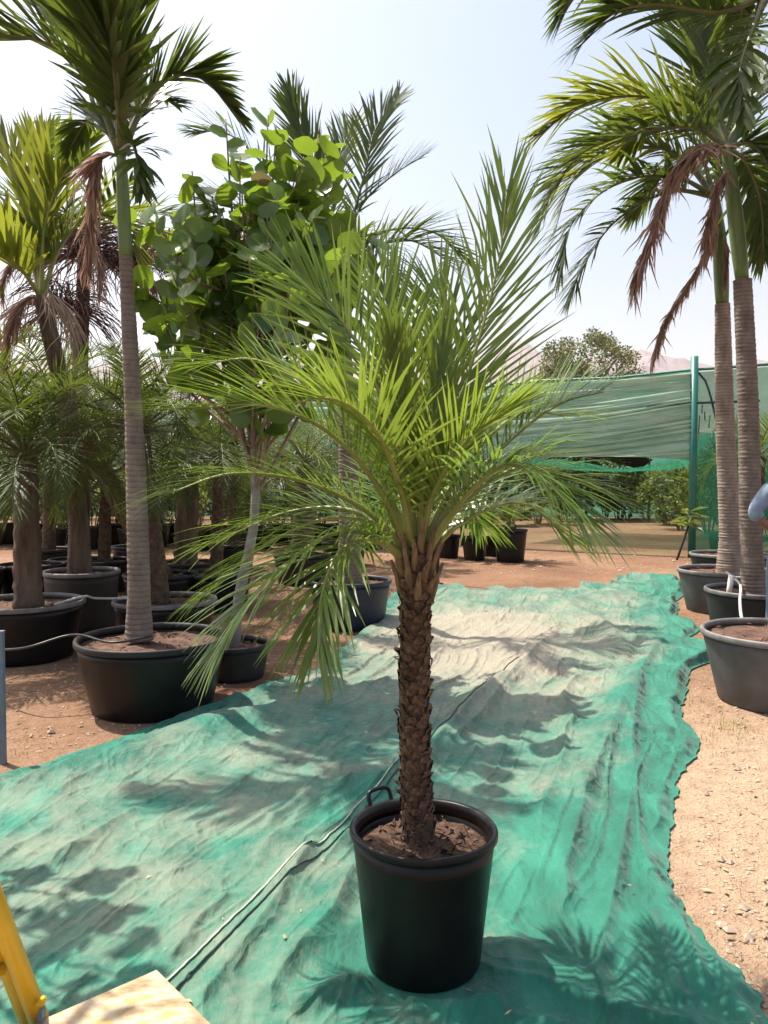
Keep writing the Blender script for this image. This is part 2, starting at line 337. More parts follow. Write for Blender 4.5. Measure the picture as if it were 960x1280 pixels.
# ------------------------------------------------------------------ the setting
g = MB(); S = 9000
g.add([(-S, -S, 0), (S, -S, 0), (S, S, 0), (-S, S, 0)], [(0, 1, 2, 3)])
tag(g.build('ground', 'earth', smooth=False), kind='structure')

def hills():
    D = 3000.0
    prof = [(-900, 470), (-300, 440), (100, 452), (420, 446), (560, 448), (610, 437), (640, 430), (657, 427), (673, 438), (700, 452), (730, 449), (765, 436), (797, 427), (812, 432), (827, 440), (848, 445), (870, 451), (895, 457), (920, 450), (940, 443), (960, 446), (1050, 430), (1300, 455), (1800, 440), (2400, 470)]
    xs = np.array([(a - 480) / F * D for a, b in prof]); hs = np.array([(600 - b) / F * D for a, b in prof])
    nx, ny = 360, 46
    X = np.linspace(-4000, 5600, nx); Y = np.linspace(-1, 1, ny)
    XX, YY = np.meshgrid(X, Y)
    H = np.interp(XX, xs, hs)
    fall = np.clip(1 - np.abs(YY), 0, 1) ** 1.15
    rg = ridge(XX / 260 + YY * .6, YY * 2.2 + XX / 900, 3, 1.2) - .5
    Z = H * fall + rg * 90 * fall * (1 - fall) * 3.2 + fbm(XX / 120, YY * 6, 4, 8) * 34 * fall - 4
    me = bpy.data.meshes.new('mountains')
    V = np.stack([XX, D + YY * 900, Z], -1).reshape(-1, 3)
    idx = np.arange(nx * ny).reshape(ny, nx)
    Fc = np.stack([idx[:-1, :-1], idx[:-1, 1:], idx[1:, 1:], idx[1:, :-1]], -1).reshape(-1, 4)
    me.from_pydata(V.tolist(), [], Fc.tolist()); me.materials.append(MATS['rock_hill'])
    tag(link('mountains', me), kind='structure')
hills()

# ------------------------------------------------------------------ green net sheets on the ground
A_ = np.array([.33, .944]); B_ = np.array([.944, -.33])
yL = np.array([1.5, 3.0, 4.13, 4.7, 5.53, 6.08, 6.46, 8.15, 11.5, 14]); xLk = np.array([-3.0, -2.42, -1.98, -1.64, -1.16, -.85, -.55, -.2, .3, .8])
yRk = np.array([1.5, 2.28, 2.67, 2.92, 3.44, 4.0, 4.56, 5.3, 5.9, 6.46, 7.05, 7.5, 8.86, 10.5, 12.7, 14]); xRk = np.array([1.12, 1.03, 1.05, 1.11, 1.28, 1.55, 1.80, 2.02, 2.2, 2.45, 2.98, 2.95, 3.36, 3.85, 4.66, 5.0])
ySk = np.array([1.5, 2.44, 3.52, 4.25, 5.74, 7.75, 10, 13]); xSk = np.array([-.98, -.634, -.176, .10, .69, 1.55, 2.35, 3.3])
POT = G(529, 1203); POT = Vector((POT.x, POT.y, 0))
def seg_dist(X, Y, pts):
    best = np.full(X.shape, 9.0); side = np.zeros(X.shape); par = np.zeros(X.shape)
    for i in range(len(pts) - 1):
        ax, ay = pts[i]; bx, by = pts[i + 1]; dx, dy = bx - ax, by - ay; L2 = dx * dx + dy * dy
        t = np.clip(((X - ax) * dx + (Y - ay) * dy) / L2, 0, 1); ex = X - ax - t * dx; ey = Y - ay - t * dy
        d = np.sqrt(ex * ex + ey * ey); s = np.sign(dx * ey - dy * ex); mk = d < best
        best = np.where(mk, d, best); side = np.where(mk, s, side); par = np.where(mk, (i + t) / (len(pts) - 1), par)
    return best, side, par
FOLDS = []   # pixel polylines of the folds one can see, height, width
for pl, h, wd in [
    ([(800, 850), (775, 900), (752, 960), (728, 1010)], .085, .07),
    ([(792, 985), (778, 1080), (760, 1170), (742, 1270)], .04, .05),
    ([(735, 1000), (720, 1060), (705, 1110), (712, 1160)], .045, .05),
    ([(640, 850), (590, 890), (545, 945), (520, 1000)], .05, .06),
    ([(690, 800), (650, 840), (600, 905), (550, 950)], .035, .05),
    ([(830, 800), (800, 850), (790, 930), (795, 1000)], .05, .06),
    ([(450, 1090), (420, 1150), (370, 1210), (330, 1275)], .045, .07),
    ([(400, 1060), (340, 1150), (290, 1220), (240, 1275)], .03, .05),
    ([(290, 1120), (250, 1160), (210, 1215)], .02, .03),
    ([(130, 965), (230, 930), (330, 895), (430, 850)], .05, .10),
    ([(0, 1000), (120, 960), (250, 915), (300, 895)], .06, .09),
    ([(60, 1090), (110, 1060), (180, 1010)], .025, .03),
    ([(310, 1080), (420, 1010), (520, 955)], .03, .05),
    ([(840, 1060), (845, 1130), (855, 1190), (890, 1270)], .045, .05),
    ([(800, 1150), (830, 1210), (850, 1280)], .04, .06),
    ([(700, 760), (760, 790), (790, 830)], .06, .1),
    ([(560, 790), (640, 770), (700, 760), (780, 745)], .07, .14),
    ([(470, 1240), (420, 1255), (360, 1280)], .04, .05),
    ([(500, 1262), (560, 1272), (640, 1275)], .03, .05)]:
    FOLDS.append(([(G(a, b).x, G(a, b).y) for a, b in pl], h, wd))
def net_height(X, Y, eL, eR):
    s = X * A_[0] + Y * A_[1]; t = X * B_[0] + Y * B_[1]
    tw = t + .22 * fbm(s * .7, t * .7, 3, 11); sw = s + .25 * fbm(s * 1.1, t * 1.1, 3, 21)
    far = sstep(5.0, 8.0, Y); rightm = sstep(.2, 1.0, X - np.interp(Y, ySk, xSk))
    z = (.042 + .022 * rightm) * ridge(tw * 2.6, s * .42, 1, 4.0) * (.25 + .75 * sstep(-.3, .3, vnoise(s * .5, t * .6, 31)))
    z += .024 * ridge(tw * 6.0, s * .8, 2, 4.0) * (.4 + .9 * sstep(-.2, .4, vnoise(s * .9, t * 1.3, 33))) + .011 * ridge(tw * 13, s * 1.7, 4, 3.0) + .003 * vnoise(tw * 22, s * 5.0, 3)
    cm_ = sstep(-.15, .35, vnoise(s * .55 + 3, t * .9, 41)) * (.25 + .5 * far + .7 * rightm)
    z += cm_ * .034 * ridge(sw * 3.4, t * .9, 5, 2.6) + cm_ * .018 * ridge(sw * 7.5, t * 1.5, 6, 2.4)
    cr = .055 * far
    z += cr * (ridge(X * 1.5 + .4 * tw, Y * 1.1, 7, 2.0) + .6 * ridge(X * 3.1, Y * 1.7 + X, 9, 1.6)) + .03 * far * fbm(X * 2, Y * 1.5, 4, 17)
    z += .0012 * vnoise(X * 45, Y * 45, 13)
    for pts, h, wd in FOLDS:
        d, sd, par = seg_dist(X, Y, pts)
        wv_ = wd * np.where(sd > 0, .55, 1.25); env = sstep(0, .12, par) * sstep(0, .12, 1 - par)
        z += 1.8 * h * env * np.exp(-np.abs(d / wv_) ** 1.25) * (1 + .3 * vnoise(s * 4, t * 4, 23))
    z += .055 * np.exp(-((eR - .07) / .05) ** 2) * (.5 + .7 * vnoise(s * 3.1, s * 0, 51)) + .03 * np.exp(-((eR - .2) / .05) ** 2) * (.5 + .8 * vnoise(s * 2.1, s * 0 + 4, 52))
    z += .05 * np.exp(-((eL - .10) / .06) ** 2) * (.6 + .6 * vnoise(s * 2.3, s * 0, 53)) * sstep(3, 4.2, Y)
    dp = np.sqrt((X - POT.x) ** 2 + (Y - POT.y) ** 2)
    z = z * sstep(.16, .34, dp)
    z = .115 * np.tanh(z / .115)
    edge = np.minimum(np.minimum(eL, eR), 1.0)
    z = z * sstep(0, .085, edge)
    return np.maximum(z, 0)
def net_sheet(name, label, fl, fr, y0, y1f, base, cols, clean, raise_left=0.0, tuck=False, seed=0):
    rows = int(math.log(12.5 / y0) / .0042)
    v = np.linspace(0, 1, rows + 1)[:, None]; u = np.linspace(0, 1, cols + 1)[None, :]
    yend = y1f(u)
    Y = y0 * (yend / y0) ** v
    wob = lambda y, sd: .075 * vnoise(y * 1.7, y * 0, sd) + .022 * vnoise(y * 4.7, y * 0, sd + 1) + .010 * vnoise(y * 15, y * 0, sd + 2) + .005 * vnoise(y * 41, y * 0, sd + 3)
    XL = fl(Y) + (0 if tuck == 'L' else 1) * wob(Y, 61 + seed) * (.35 if raise_left else 1); XR = fr(Y) + wob(Y, 71 + seed) * (.4 if tuck else 1.3)
    X = XL + (XR - XL) * u
    eL = X - XL; eR = XR - X
    big = np.full(X.shape, 9.0)
    back = (yend - Y); front = Y - y0
    if tuck:      # the left sheet's right border runs under the other sheet
        Z = net_height(X, Y, np.minimum(eL, np.minimum(back, front + .5)), big) * (1 - .9 * sstep(.22, .04, eR))
    else:
        Z = net_height(X, Y, big, np.minimum(eR, np.minimum(back, front + .5)))
        Z = Z + raise_left * np.exp(-(eL / .10) ** 2)
        Z = np.where(eL < .012, Z - .01, Z)
    Z = Z + base
    dust = -.17 + .16 * fbm(X * .8, Y * .5, 4, 81) + .60 * np.exp(-(((X - .85) / 1.05) ** 2 + ((Y - 7.5) / 1.75) ** 2)) + .06 * sstep(4, 9, Y)
    dust += -.30 * sstep(.75, .05, np.interp(Y, yRk, xRk) - X) - .10 * np.exp(-(((X - .6) / .8) ** 2 + ((Y - 2.5) / .7) ** 2)) + .06 * np.exp(-(((X + .8) / .8) ** 2 + ((Y - 3.8) / 1.2) ** 2))
    dust += -.22 * sstep(.3, .02, eL if tuck else big) - clean - 1.2 * (Z - base) * .0
    me = bpy.data.meshes.new(name); nv = X.size
    idx = np.arange(nv).reshape(X.shape)
    Fc = np.stack([idx[:-1, :-1], idx[:-1, 1:], idx[1:, 1:], idx[1:, :-1]], -1).reshape(-1)
    me.vertices.add(nv); me.vertices.foreach_set('co', np.stack([X, Y, Z], -1).astype(np.float32).ravel())
    nf = len(Fc) // 4
    me.loops.add(nf * 4); me.loops.foreach_set('vertex_index', Fc.astype(np.int32))
    me.polygons.add(nf); me.polygons.foreach_set('loop_start', np.arange(0, nf * 4, 4, dtype=np.int32))
    try: me.polygons.foreach_set('loop_total', np.full(nf, 4, np.int32))
    except Exception: pass
    me.polygons.foreach_set('use_smooth', np.ones(nf, bool)); me.update(calc_edges=True)
    a = me.attributes.new('dust', 'FLOAT', 'POINT'); a.data.foreach_set('value', dust.astype(np.float32).ravel())
    me.materials.append(MATS['net_ground']); me.validate()
    o = link(name, me); tag(o, label, 'netting', 'green net sheets spread on the ground')
    return o, X, Y, Z
fS = lambda y: np.interp(y, ySk, xSk); fL = lambda y: np.interp(y, yL, xLk); fR = lambda y: np.interp(y, yRk, xRk)
netL, XL_, YL_, ZL_ = net_sheet('ground_net', 'dusty pale green net sheet with rolled edge beside the wide black palm tub', fL, lambda y: fS(y) + .22, 1.75,
    lambda u: 11.2 + .5 * vnoise(u * 5, u * 0, 91) + .25 * vnoise(u * 14, u * 0, 92), .006, 300, .03, tuck='R')
netR, XR_, YR_, ZR_ = net_sheet('ground_net', 'bright green net sheet with deep folds lying under the potted date palm', fS, fR, 1.75,
    lambda u: 11.4 + 1.7 * sstep(.2, .5, u) - .5 * sstep(.5, .8, u) + .35 * vnoise(u * 7, u * 0, 93) + .2 * vnoise(u * 19, u * 0, 94), .012, 320, .02, raise_left=.022, seed=5)
def zR(x, y):
    r = np.argmin(np.abs(YR_[:, 0] - y)); c = np.argmin(np.abs(XR_[r] - x)); return ZR_[r, c]
# woven edge strip and cord along the seam
for nm, mt, off, wd, sd in (('edge_strip', 'strip_pale', .014, .010, 1), ('edge_cord', 'cord_dark', .055, .007, 2)):
    mb = MB(); vs = []; y = 1.8
    rowsY = np.linspace(1.85, 4.3 if nm == 'edge_strip' else 6.6, 220); pv = []
    for k, y in enumerate(rowsY):
        x = float(fS(y)) + off + .012 * float(vnoise(y * 3, 0, 60 + sd)); r = np.argmin(np.abs(YR_[:, 5] - y)); c = np.argmin(np.abs(XR_[r] - x)); pv.append(Vector((x, y, float(ZR_[r, c]) + .005)))
    if nm == 'edge_strip':
        for q in pv: vs += [q + Vector((-wd / 2, 0, .0)), q + Vector((wd / 2, 0, .002))]
        mb.add(vs, [(2 * i, 2 * i + 1, 2 * i + 3, 2 * i + 2) for i in range(len(pv) - 1)])
    else: mb.tube(pv, wd / 2, 5)
    mb.build(nm, mt, netR)

# ------------------------------------------------------------------ loose stones, litter, grass on the earth
def in_net(x, y): return fL(y) - .05 < x < fR(y) + .08 and y < 13.2
mb = MB(); rs = random.Random(2)
for k in range(9000):
    d = 2.1 + 16 * rs.random() ** 2.0; x = rs.uniform(-.62, .62) * d + rs.uniform(-.2, .2)
    if in_net(x, d): continue
    s = rs.uniform(.003, .011) * (1 + (rs.random() < .06) * 1.2) * (1 + d * .05); M = Matrix.Rotation(rs.uniform(0, 6.3), 3, 'Z')
    c = Vector((x, d, s * .25)); vs = []
    for (ax, ay, az) in ((1, 0, 0), (.2, .9, .1), (-.9, .3, 0), (-.3, -.9, 0), (.1, .1, .75), (0, 0, -.5)):
        vs.append(c + M @ Vector((ax * s * rs.uniform(.7, 1.3), ay * s * rs.uniform(.7, 1.3), az * s * rs.uniform(.6, 1.2))))
    mb.add(vs, [(0, 1, 4), (1, 2, 4), (2, 3, 4), (3, 0, 4), (1, 0, 5), (2, 1, 5), (3, 2, 5), (0, 3, 5)])
tag(mb.build('gravel', 'stone', smooth=False), 'small pale stones scattered over the bare earth', 'gravel', kind='stuff')
mb = MB()
for k in range(2600):
    d = 2.1 + 13 * rs.random() ** 1.6; x = rs.uniform(-.62, .62) * d
    onnet = in_net(x, d)
    if onnet and rs.random() > .07: continue
    s = rs.uniform(.008, .028) * (.6 if onnet else 1); a = rs.uniform(0, 6.3); z0 = .006
    if onnet: z0 = float(zR(x, d)) + .006 if x > fS(d) + .02 else float(ZL_[np.argmin(np.abs(YL_[:, 0] - d))][np.argmin(np.abs(XL_[np.argmin(np.abs(YL_[:, 0] - d))] - x))]) + .005
    l = Vector((math.cos(a), math.sin(a), rs.uniform(-.1, .25))) * s; wv = Vector((-math.sin(a), math.cos(a), rs.uniform(-.2, .3))) * s * rs.uniform(.15, .5)
    c = Vector((x, d, z0 + .15 * s))
    mb.add([c - l, c + wv, c + l, c - wv, c + Vector((0, 0, s * .12))], [(0, 1, 4), (1, 2, 4), (2, 3, 4), (3, 0, 4)])
tag(mb.build('leaf_litter', 'litter_leaf', smooth=False), 'dry brown leaf scraps scattered over earth and netting', 'litter', kind='stuff')
mb = MB()
for (px, py, rr, nn) in ((905, 905, .10, 60), (880, 925, .14, 40), (870, 880, .12, 40), (918, 912, .09, 60), (900, 850, .2, 30), (40, 850, .3, 25), (12, 940, .15, 40), (920, 700, .2, 20)):
    c0 = G(px, py)
    for k in range(nn):
        c = c0 + Vector((rs.gauss(0, rr), rs.gauss(0, rr), 0)); a = rs.uniform(0, 6.3); h = rs.uniform(.015, .05); l = Vector((math.cos(a), math.sin(a), 0))
        t = l.cross(Vector((0, 0, 1))) * .0016
        mb.add([c - t, c + t, c + l * h * .3 + Vector((0, 0, h * .7)) + t * .6, c + l * h * .3 + Vector((0, 0, h * .7)) - t * .6, c + l * h * .9 + Vector((0, 0, h))], [(0, 1, 2, 3), (3, 2, 4)])
tag(mb.build('dry_grass', 'palm_leaf_bright', smooth=False), 'sparse short grass tufts on the earth by the tubs', 'grass', kind='stuff')

# ------------------------------------------------------------------ palms
def frond_mesh(curve, L, n=40, wd=.0076, a0=70, a1=22, vee=18, grav=.35, bare=.16, face=None, twist=0, jit=.12, prof='date', seed=0, rrad=.011, mleaf='date_leaf', mrach='rachis', segs=4, clump=0):
    """curve: points of the midrib. returns (rachis mesh, leaflets mesh)"""
    rs = random.Random(seed * 131 + 7)
    C = crom(curve, 28); n_c = len(C) - 1
    H = C[-1] - C[0]; H.z = 0
    if face is not None: H = Vector(face)
    if H.length < 1e-4: H = Vector((0, 1, 0))
    Hn = H.normalized(); S0 = Hn.cross(Vector((0, 0, 1))).normalized()
    Lr = sum((C[i + 1] - C[i]).length for i in range(n_c))
    rmb = MB(); rmb.tube(C, [rrad * (1 + .9 * math.exp(-i / 3.0)) * (1 - .86 * (i / n_c)) for i in range(n_c + 1)], 6)
    lm = MB()
    def at(t):
        u = t * n_c; i = min(int(u), n_c - 1); f = u - i
        p = C[i].lerp(C[i + 1], f); T = (C[min(i + 2, n_c)] - C[max(i - 1, 0)]).normalized(); return p, T
    for i in range(n):
        for sgn in (-1, 1):
            t = bare + (1 - bare) * (i + (.5 if sgn > 0 else 0) + rs.uniform(-.3, .3)) / n
            if clump: t = t + .35 * (round(t * n / clump) * clump / n - t)
            t = min(max(t, bare), .998)
            p, T = at(t)
            S = (S0 - T * S0.dot(T)); S = S.normalized() if S.length > .05 else Vector((1, 0, 0)); Nn = S.cross(T).normalized()
            if Nn.z < 0 and face is None: Nn = -Nn
            if twist:
                q = Matrix.Rotation(R(twist) * t, 3, T); S = q @ S; Nn = q @ Nn
            tt = (t - bare) / (1 - bare)
            if prof == 'date': ln = L * (.30 + .70 * min(1, tt / .22)) * (1 - .42 * max(0, (tt - .45) / .55) ** 1.4)
            else: ln = L * (.55 + .45 * min(1, tt / .3)) * (1 - .62 * max(0, (tt - .4) / .6) ** 1.3)
            ln *= rs.uniform(.85, 1.1)
            A = R(a0 + (a1 - a0) * tt ** .8 + rs.gauss(0, 5)); V = R(vee + rs.gauss(0, vee * .25 + 5))
            d = (T * math.cos(A) + (S * sgn * math.cos(V) + Nn * math.sin(V)) * math.sin(A)).normalized()
            d = (d + Vector((rs.gauss(0, jit), rs.gauss(0, jit), rs.gauss(0, jit))) * .5).normalized()
            gk = grav * rs.uniform(.6, 1.4)
            pos = p.copy(); vs = []; fs = []; prev = d
            wdir = None
            prof_w = (.55, 1, .95, .68, .05) if segs == 4 else (.6, 1, .7, .05)
            for k in range(segs + 1):
                dk = (d + Vector((0, 0, -1)) * gk * (k / segs) ** 1.5).normalized()
                nb = Nn - dk * Nn.dot(dk)
                if nb.length < .1: nb = S - dk * S.dot(dk)
                wv = dk.cross(nb.normalized())
                hw = wd * .5 * prof_w[k] * (.75 + .5 * min(1, ln / L))
                vs += [pos - wv * hw, pos + wv * hw]
                pos = pos + dk * (ln / segs)
            for k in range(segs): fs.append((2 * k, 2 * k + 1, 2 * k + 3, 2 * k + 2))
            lm.add(vs, fs)
    return rmb.mesh('frond', mrach), lm.mesh('leaflets', mleaf, smooth=True)
_fs = [0]
def add_frond(root, curve, name='frond', label=None, M=None, **kw):
    _fs[0] += 1; kw.setdefault('seed', _fs[0])
    a, b = frond_mesh(rel(curve, root), **kw)
    f = link(name, a, root); l = link('leaflets', b, f); l['kind'] = 'stuff'
    if label: f['label'] = label
    return f
def arc(o, az, el, L, droop, n=7, curl=0):
    """midrib leaving o at azimuth az (deg, 0=+X, 90 away) and elevation el, bending down by droop deg"""
    o = Vector(o); pts = [o]; p = o.copy()
    for k in range(n):
        t = (k + .5) / n; e = R(el - droop * t ** 1.4); a = R(az + curl * t)
        p = p + Vector((math.cos(a) * math.cos(e), math.sin(a) * math.cos(e), math.sin(e))) * (L / n); pts.append(p.copy())
    return pts
def dead_frond(root, curve, L=.4, n=34, mleaf='dead_leaf', wd=.02, seed=0, spread=.25, thick=1.0, label='dead brown frond hanging down'):
    """a withered frond: leaflets collapsed along the midrib, hanging"""
    C = crom(rel(curve, root), 24); rs = random.Random(seed + 900)
    rmb = MB(); rmb.tube(C, [.012 * thick * (1 - .7 * i / 24) for i in range(25)], 6); lm = MB()
    for i in range(int(n * 6.5)):
        t = .12 + .86 * rs.random(); u = t * 24; k = min(int(u), 23); p = C[k].lerp(C[k + 1], u - k); T = (C[k + 1] - C[k]).normalized()
        sp_ = spread * (1.0 + 2.2 * (rs.random() < .18)); d = (T * .7 + Vector((rs.gauss(0, sp_), rs.gauss(0, sp_), -.45))).normalized(); ln = L * rs.uniform(.4, 1.1) * (1 - .3 * t); pos = p; vs = []
        wv0 = Vector((rs.gauss(0, 1), rs.gauss(0, 1), rs.gauss(0, .4)))
        for q in range(5):
            dk = (d + Vector((rs.gauss(0, .12), rs.gauss(0, .12), -.5 * q / 4))).normalized(); wv = dk.cross(wv0).normalized(); hw = wd * .34 * (.6, 1, .8, .5, .1)[q]
            vs += [pos - wv * hw, pos + wv * hw]; pos = pos + dk * ln / 4
        lm.add(vs, [(2 * q, 2 * q + 1, 2 * q + 3, 2 * q + 2) for q in range(4)])
    f = link('dead_frond', rmb.mesh('dead_frond', 'rachis_dead'), root); f['label'] = label
    l = link('leaflets', lm.mesh('leaflets', mleaf), f); l['kind'] = 'stuff'
    return f
def ring_trunk(root, pts, radii, m='ring_trunk', ring=.045, name='trunk', depth=.035):
    pts = rel(pts, root); L = sum((pts[i + 1] - pts[i]).length for i in range(len(pts) - 1)); nseg = max(8, int(L / (ring / 3)))
    C = crom(pts, nseg); rad = []
    for i in range(nseg + 1):
        t = i / nseg; r = np.interp(t, np.linspace(0, 1, len(radii)), radii)
        rad.append(r * (1 - (depth if i % 3 == 0 else 0)) * (1 + .012 * math.sin(i * .7)))
    return MB().tube(C, rad, 18, wob=.006).build(name, m, root)

def pot(label, c, r1, r0, h, m='pot_black', rim_m=None, soil_m='soil_red', soil=.06, group=None, handles=(), lip=.017, seg=64, rim_h=.045, cat='plant pot'):
    root = thing('plant_pot', label, cat, (c[0], c[1], c[2] if len(c) > 2 else 0), group)
    prof = [(r0 * .96, 0), (r0, .012)]
    for k in range(1, 9): t = k / 8; prof.append((r0 + (r1 - r0) * t, .012 + (h - rim_h - .010) * t))
    rr = random.Random(int(c[0] * 100)); e1, e2 = rr.uniform(0, 6), rr.uniform(0, 6)
    wob = lambda a, z: (.012 * math.sin(2 * a + e1) + .006 * math.sin(5 * a + e2)) * (z / h)
    inner = [(r1 - .014, h - rim_h), (r1 - .016, h - soil - .03)]
    MB().lathe(prof + inner, seg, capb=True, wob=wob).build('pot_wall', m, root)
    MB().lathe([(r1 - (r1 - r0) * rim_h / h + .001, h - rim_h), (r1 + lip * .8, h - rim_h + .003), (r1 + lip, h - rim_h * .75), (r1 + lip, h - rim_h * .25), (r1 + lip * .75, h - .003), (r1 + lip * .3, h), (r1 - .010, h - .004), (r1 - .015, h - .02), (r1 - .0145, h - .056), (r1 - (r1 - r0) * rim_h / h + .001, h - rim_h)], seg, wob=wob).build('rim', rim_m or m, root)
    s = MB(); vs = [(0, 0, h - soil + .02)]; fs = []; nr, ns = 16, 48
    for i in range(1, nr + 1):
        for k in range(ns):
            a = 2 * math.pi * k / ns; q = (r1 - .013) * i / nr; x, y = q * math.cos(a), q * math.sin(a)
            vs.append((x, y, h - soil + .018 * mnoise.fractal(Vector((x * 9 + c[0], y * 9 + c[1], 1)), 1, 2, 4) * (1 if i < nr else .3) + .02 * (1 - (i / nr) ** 2)))
    for k in range(ns): fs.append((0, 1 + k, 1 + (k + 1) % ns))
    for i in range(nr - 1):
        for k in range(ns):
            a = 1 + i * ns + k; b = 1 + i * ns + (k + 1) % ns; fs.append((a, a + ns, b + ns, b))
    rr = random.Random(int(c[1] * 77))
    for k in range(90):
        a = rr.uniform(0, 6.3); q = (r1 - .05) * rr.random() ** .5; cc = Vector((q * math.cos(a), q * math.sin(a), h - soil + .024)); l = Vector((rr.gauss(0, 1), rr.gauss(0, 1), rr.gauss(0, .4))).normalized() * rr.uniform(.012, .035); wv = l.cross(Vector((rr.gauss(0, 1), rr.gauss(0, 1), 1))).normalized() * rr.uniform(.003, .008)
        o = len(vs); vs += [cc - l, cc + wv, cc + l, cc - wv]; fs.append((o, o + 1, o + 2, o + 3))
    s.add(vs, fs); s.build('soil', soil_m, root)
    for az in handles:
        a = R(az); ra = Vector((math.cos(a), math.sin(a), 0)); ta = Vector((-math.sin(a), math.cos(a), 0)); z = h - .018; b = ra * (r1 + lip * .8)
        pts = [b - ta * .042 + Vector((0, 0, z)), b - ta * .044 + ra * .012 + Vector((0, 0, z + .03)), b - ta * .036 + ra * .022 + Vector((0, 0, z + .05)), b + ra * .024 + Vector((0, 0, z + .055)), b + ta * .036 + ra * .022 + Vector((0, 0, z + .05)), b + ta * .044 + ra * .012 + Vector((0, 0, z + .03)), b + ta * .042 + Vector((0, 0, z))]
        MB().tube(crom(pts, 24), .0078, 8).build('handle', rim_m or m, root)
    return root

# ---- the date palm in the middle
pot('round black plastic pot with handle holding the date palm on the net', (POT.x, POT.y, .013), .225, .183, .435, 'pot_black', 'pot_black', 'soil', .07, None, (125,), .010, rim_h=.026)
CR = P(520, 694, POT.y + .03)
dp = thing('date_palm', 'bushy date palm with rough brown trunk in the round black pot', 'palm', (POT.x, POT.y, .39))
base = Vector((POT.x - .012, POT.y + .0, .36)); tp = [base, base.lerp(CR, .35) + Vector((-.012, 0, 0)), base.lerp(CR, .7) + Vector((-.006, 0, 0)), CR + Vector((.002, 0, .06))]
TC = crom(rel(tp, dp), 40)
trk = MB().tube(TC, [(.046 + .006 * math.exp(-i / 3) + (.008 * max(0, (i - 30) / 10)) - (.03 * max(0, (i - 36) / 4))) for i in range(41)], 24, wob=.05).build('trunk', 'trunk_fibre', dp)
def stub_mesh(k):
    rs = random.Random(40 + k); mb = MB(); w_, h_, d_ = .021 * rs.uniform(.85, 1.15), .016 * rs.uniform(.85, 1.2), .014 * rs.uniform(.7, 1.4)
    # a broken leaf base: wide foot on the trunk, ragged lip pointing up and out (local: +X out, +Z up)
    vs = []; prof = [(-.004, -h_, 1.0), (.006, -h_ * .5, 1.0), (d_ * .8, .1 * h_, .85), (d_ * 1.25, h_ * .75, .6), (d_ * .9, h_ * .85, .5), (-.003, h_ * .5, .7)]
    for (x, z, s) in prof:
        for q in (-1, -.35, .35, 1): vs.append((x + rs.uniform(-.002, .002) - abs(q) * .006, q * w_ * s + rs.uniform(-.002, .002), z + rs.uniform(-.003, .003) - .003 * abs(q)))
    fs = []
    for i in range(len(prof) - 1):
        for q in range(3): a = i * 4 + q; fs.append((a, a + 1, a + 5, a + 4))
    mb.add(vs, fs); return mb.mesh('leaf_base', 'stub', smooth=False)
stubs = [stub_mesh(k) for k in range(8)]
def along(C, t):
    u = t * (len(C) - 1); i = min(int(u), len(C) - 2); return C[i].lerp(C[i + 1], u - i)
rs = random.Random(4)
for i in range(285):
    t = .03 + .93 * i / 285; a = i * 2.39996 + rs.uniform(-.15, .15); p = along(TC, t); r = .044 + .010 * max(0, t - .75) * 2 + rs.uniform(-.002, .004)
    o = link('leaf_base', stubs[rs.randrange(8)], trk); o.location = p + Vector((math.cos(a), math.sin(a), 0)) * r
    o.rotation_euler = (rs.uniform(-.25, .25), rs.uniform(-.45, .2), a); s = rs.uniform(.7, 1.1); o.scale = (s * rs.uniform(.6, 1.4), s, s)
for i in range(24):   # dry cut leaf stalks under the crown
    a = i * 2.39996; p = along(TC, .82 + .16 * i / 24); ou = Vector((math.cos(a), math.sin(a), 0)); l = rs.uniform(.04, .12)
    q = [p + ou * .045 - Vector((0, 0, .02)), p + ou * .062 + Vector((0, 0, l * .4)), p + ou * (.078 + .02 * rs.random()) + Vector((0, 0, l))]
    MB().tube(crom(q, 6), [.013, .012, .011, .009, .008, .007, .004], 7, wob=.2).build('leaf_stalk', 'stub_dry', dp)
d0 = POT.y + .03
def D(*pts): return [P(a, b, d0 + c) for a, b, c in pts]
X_ = (0, 1, 0)
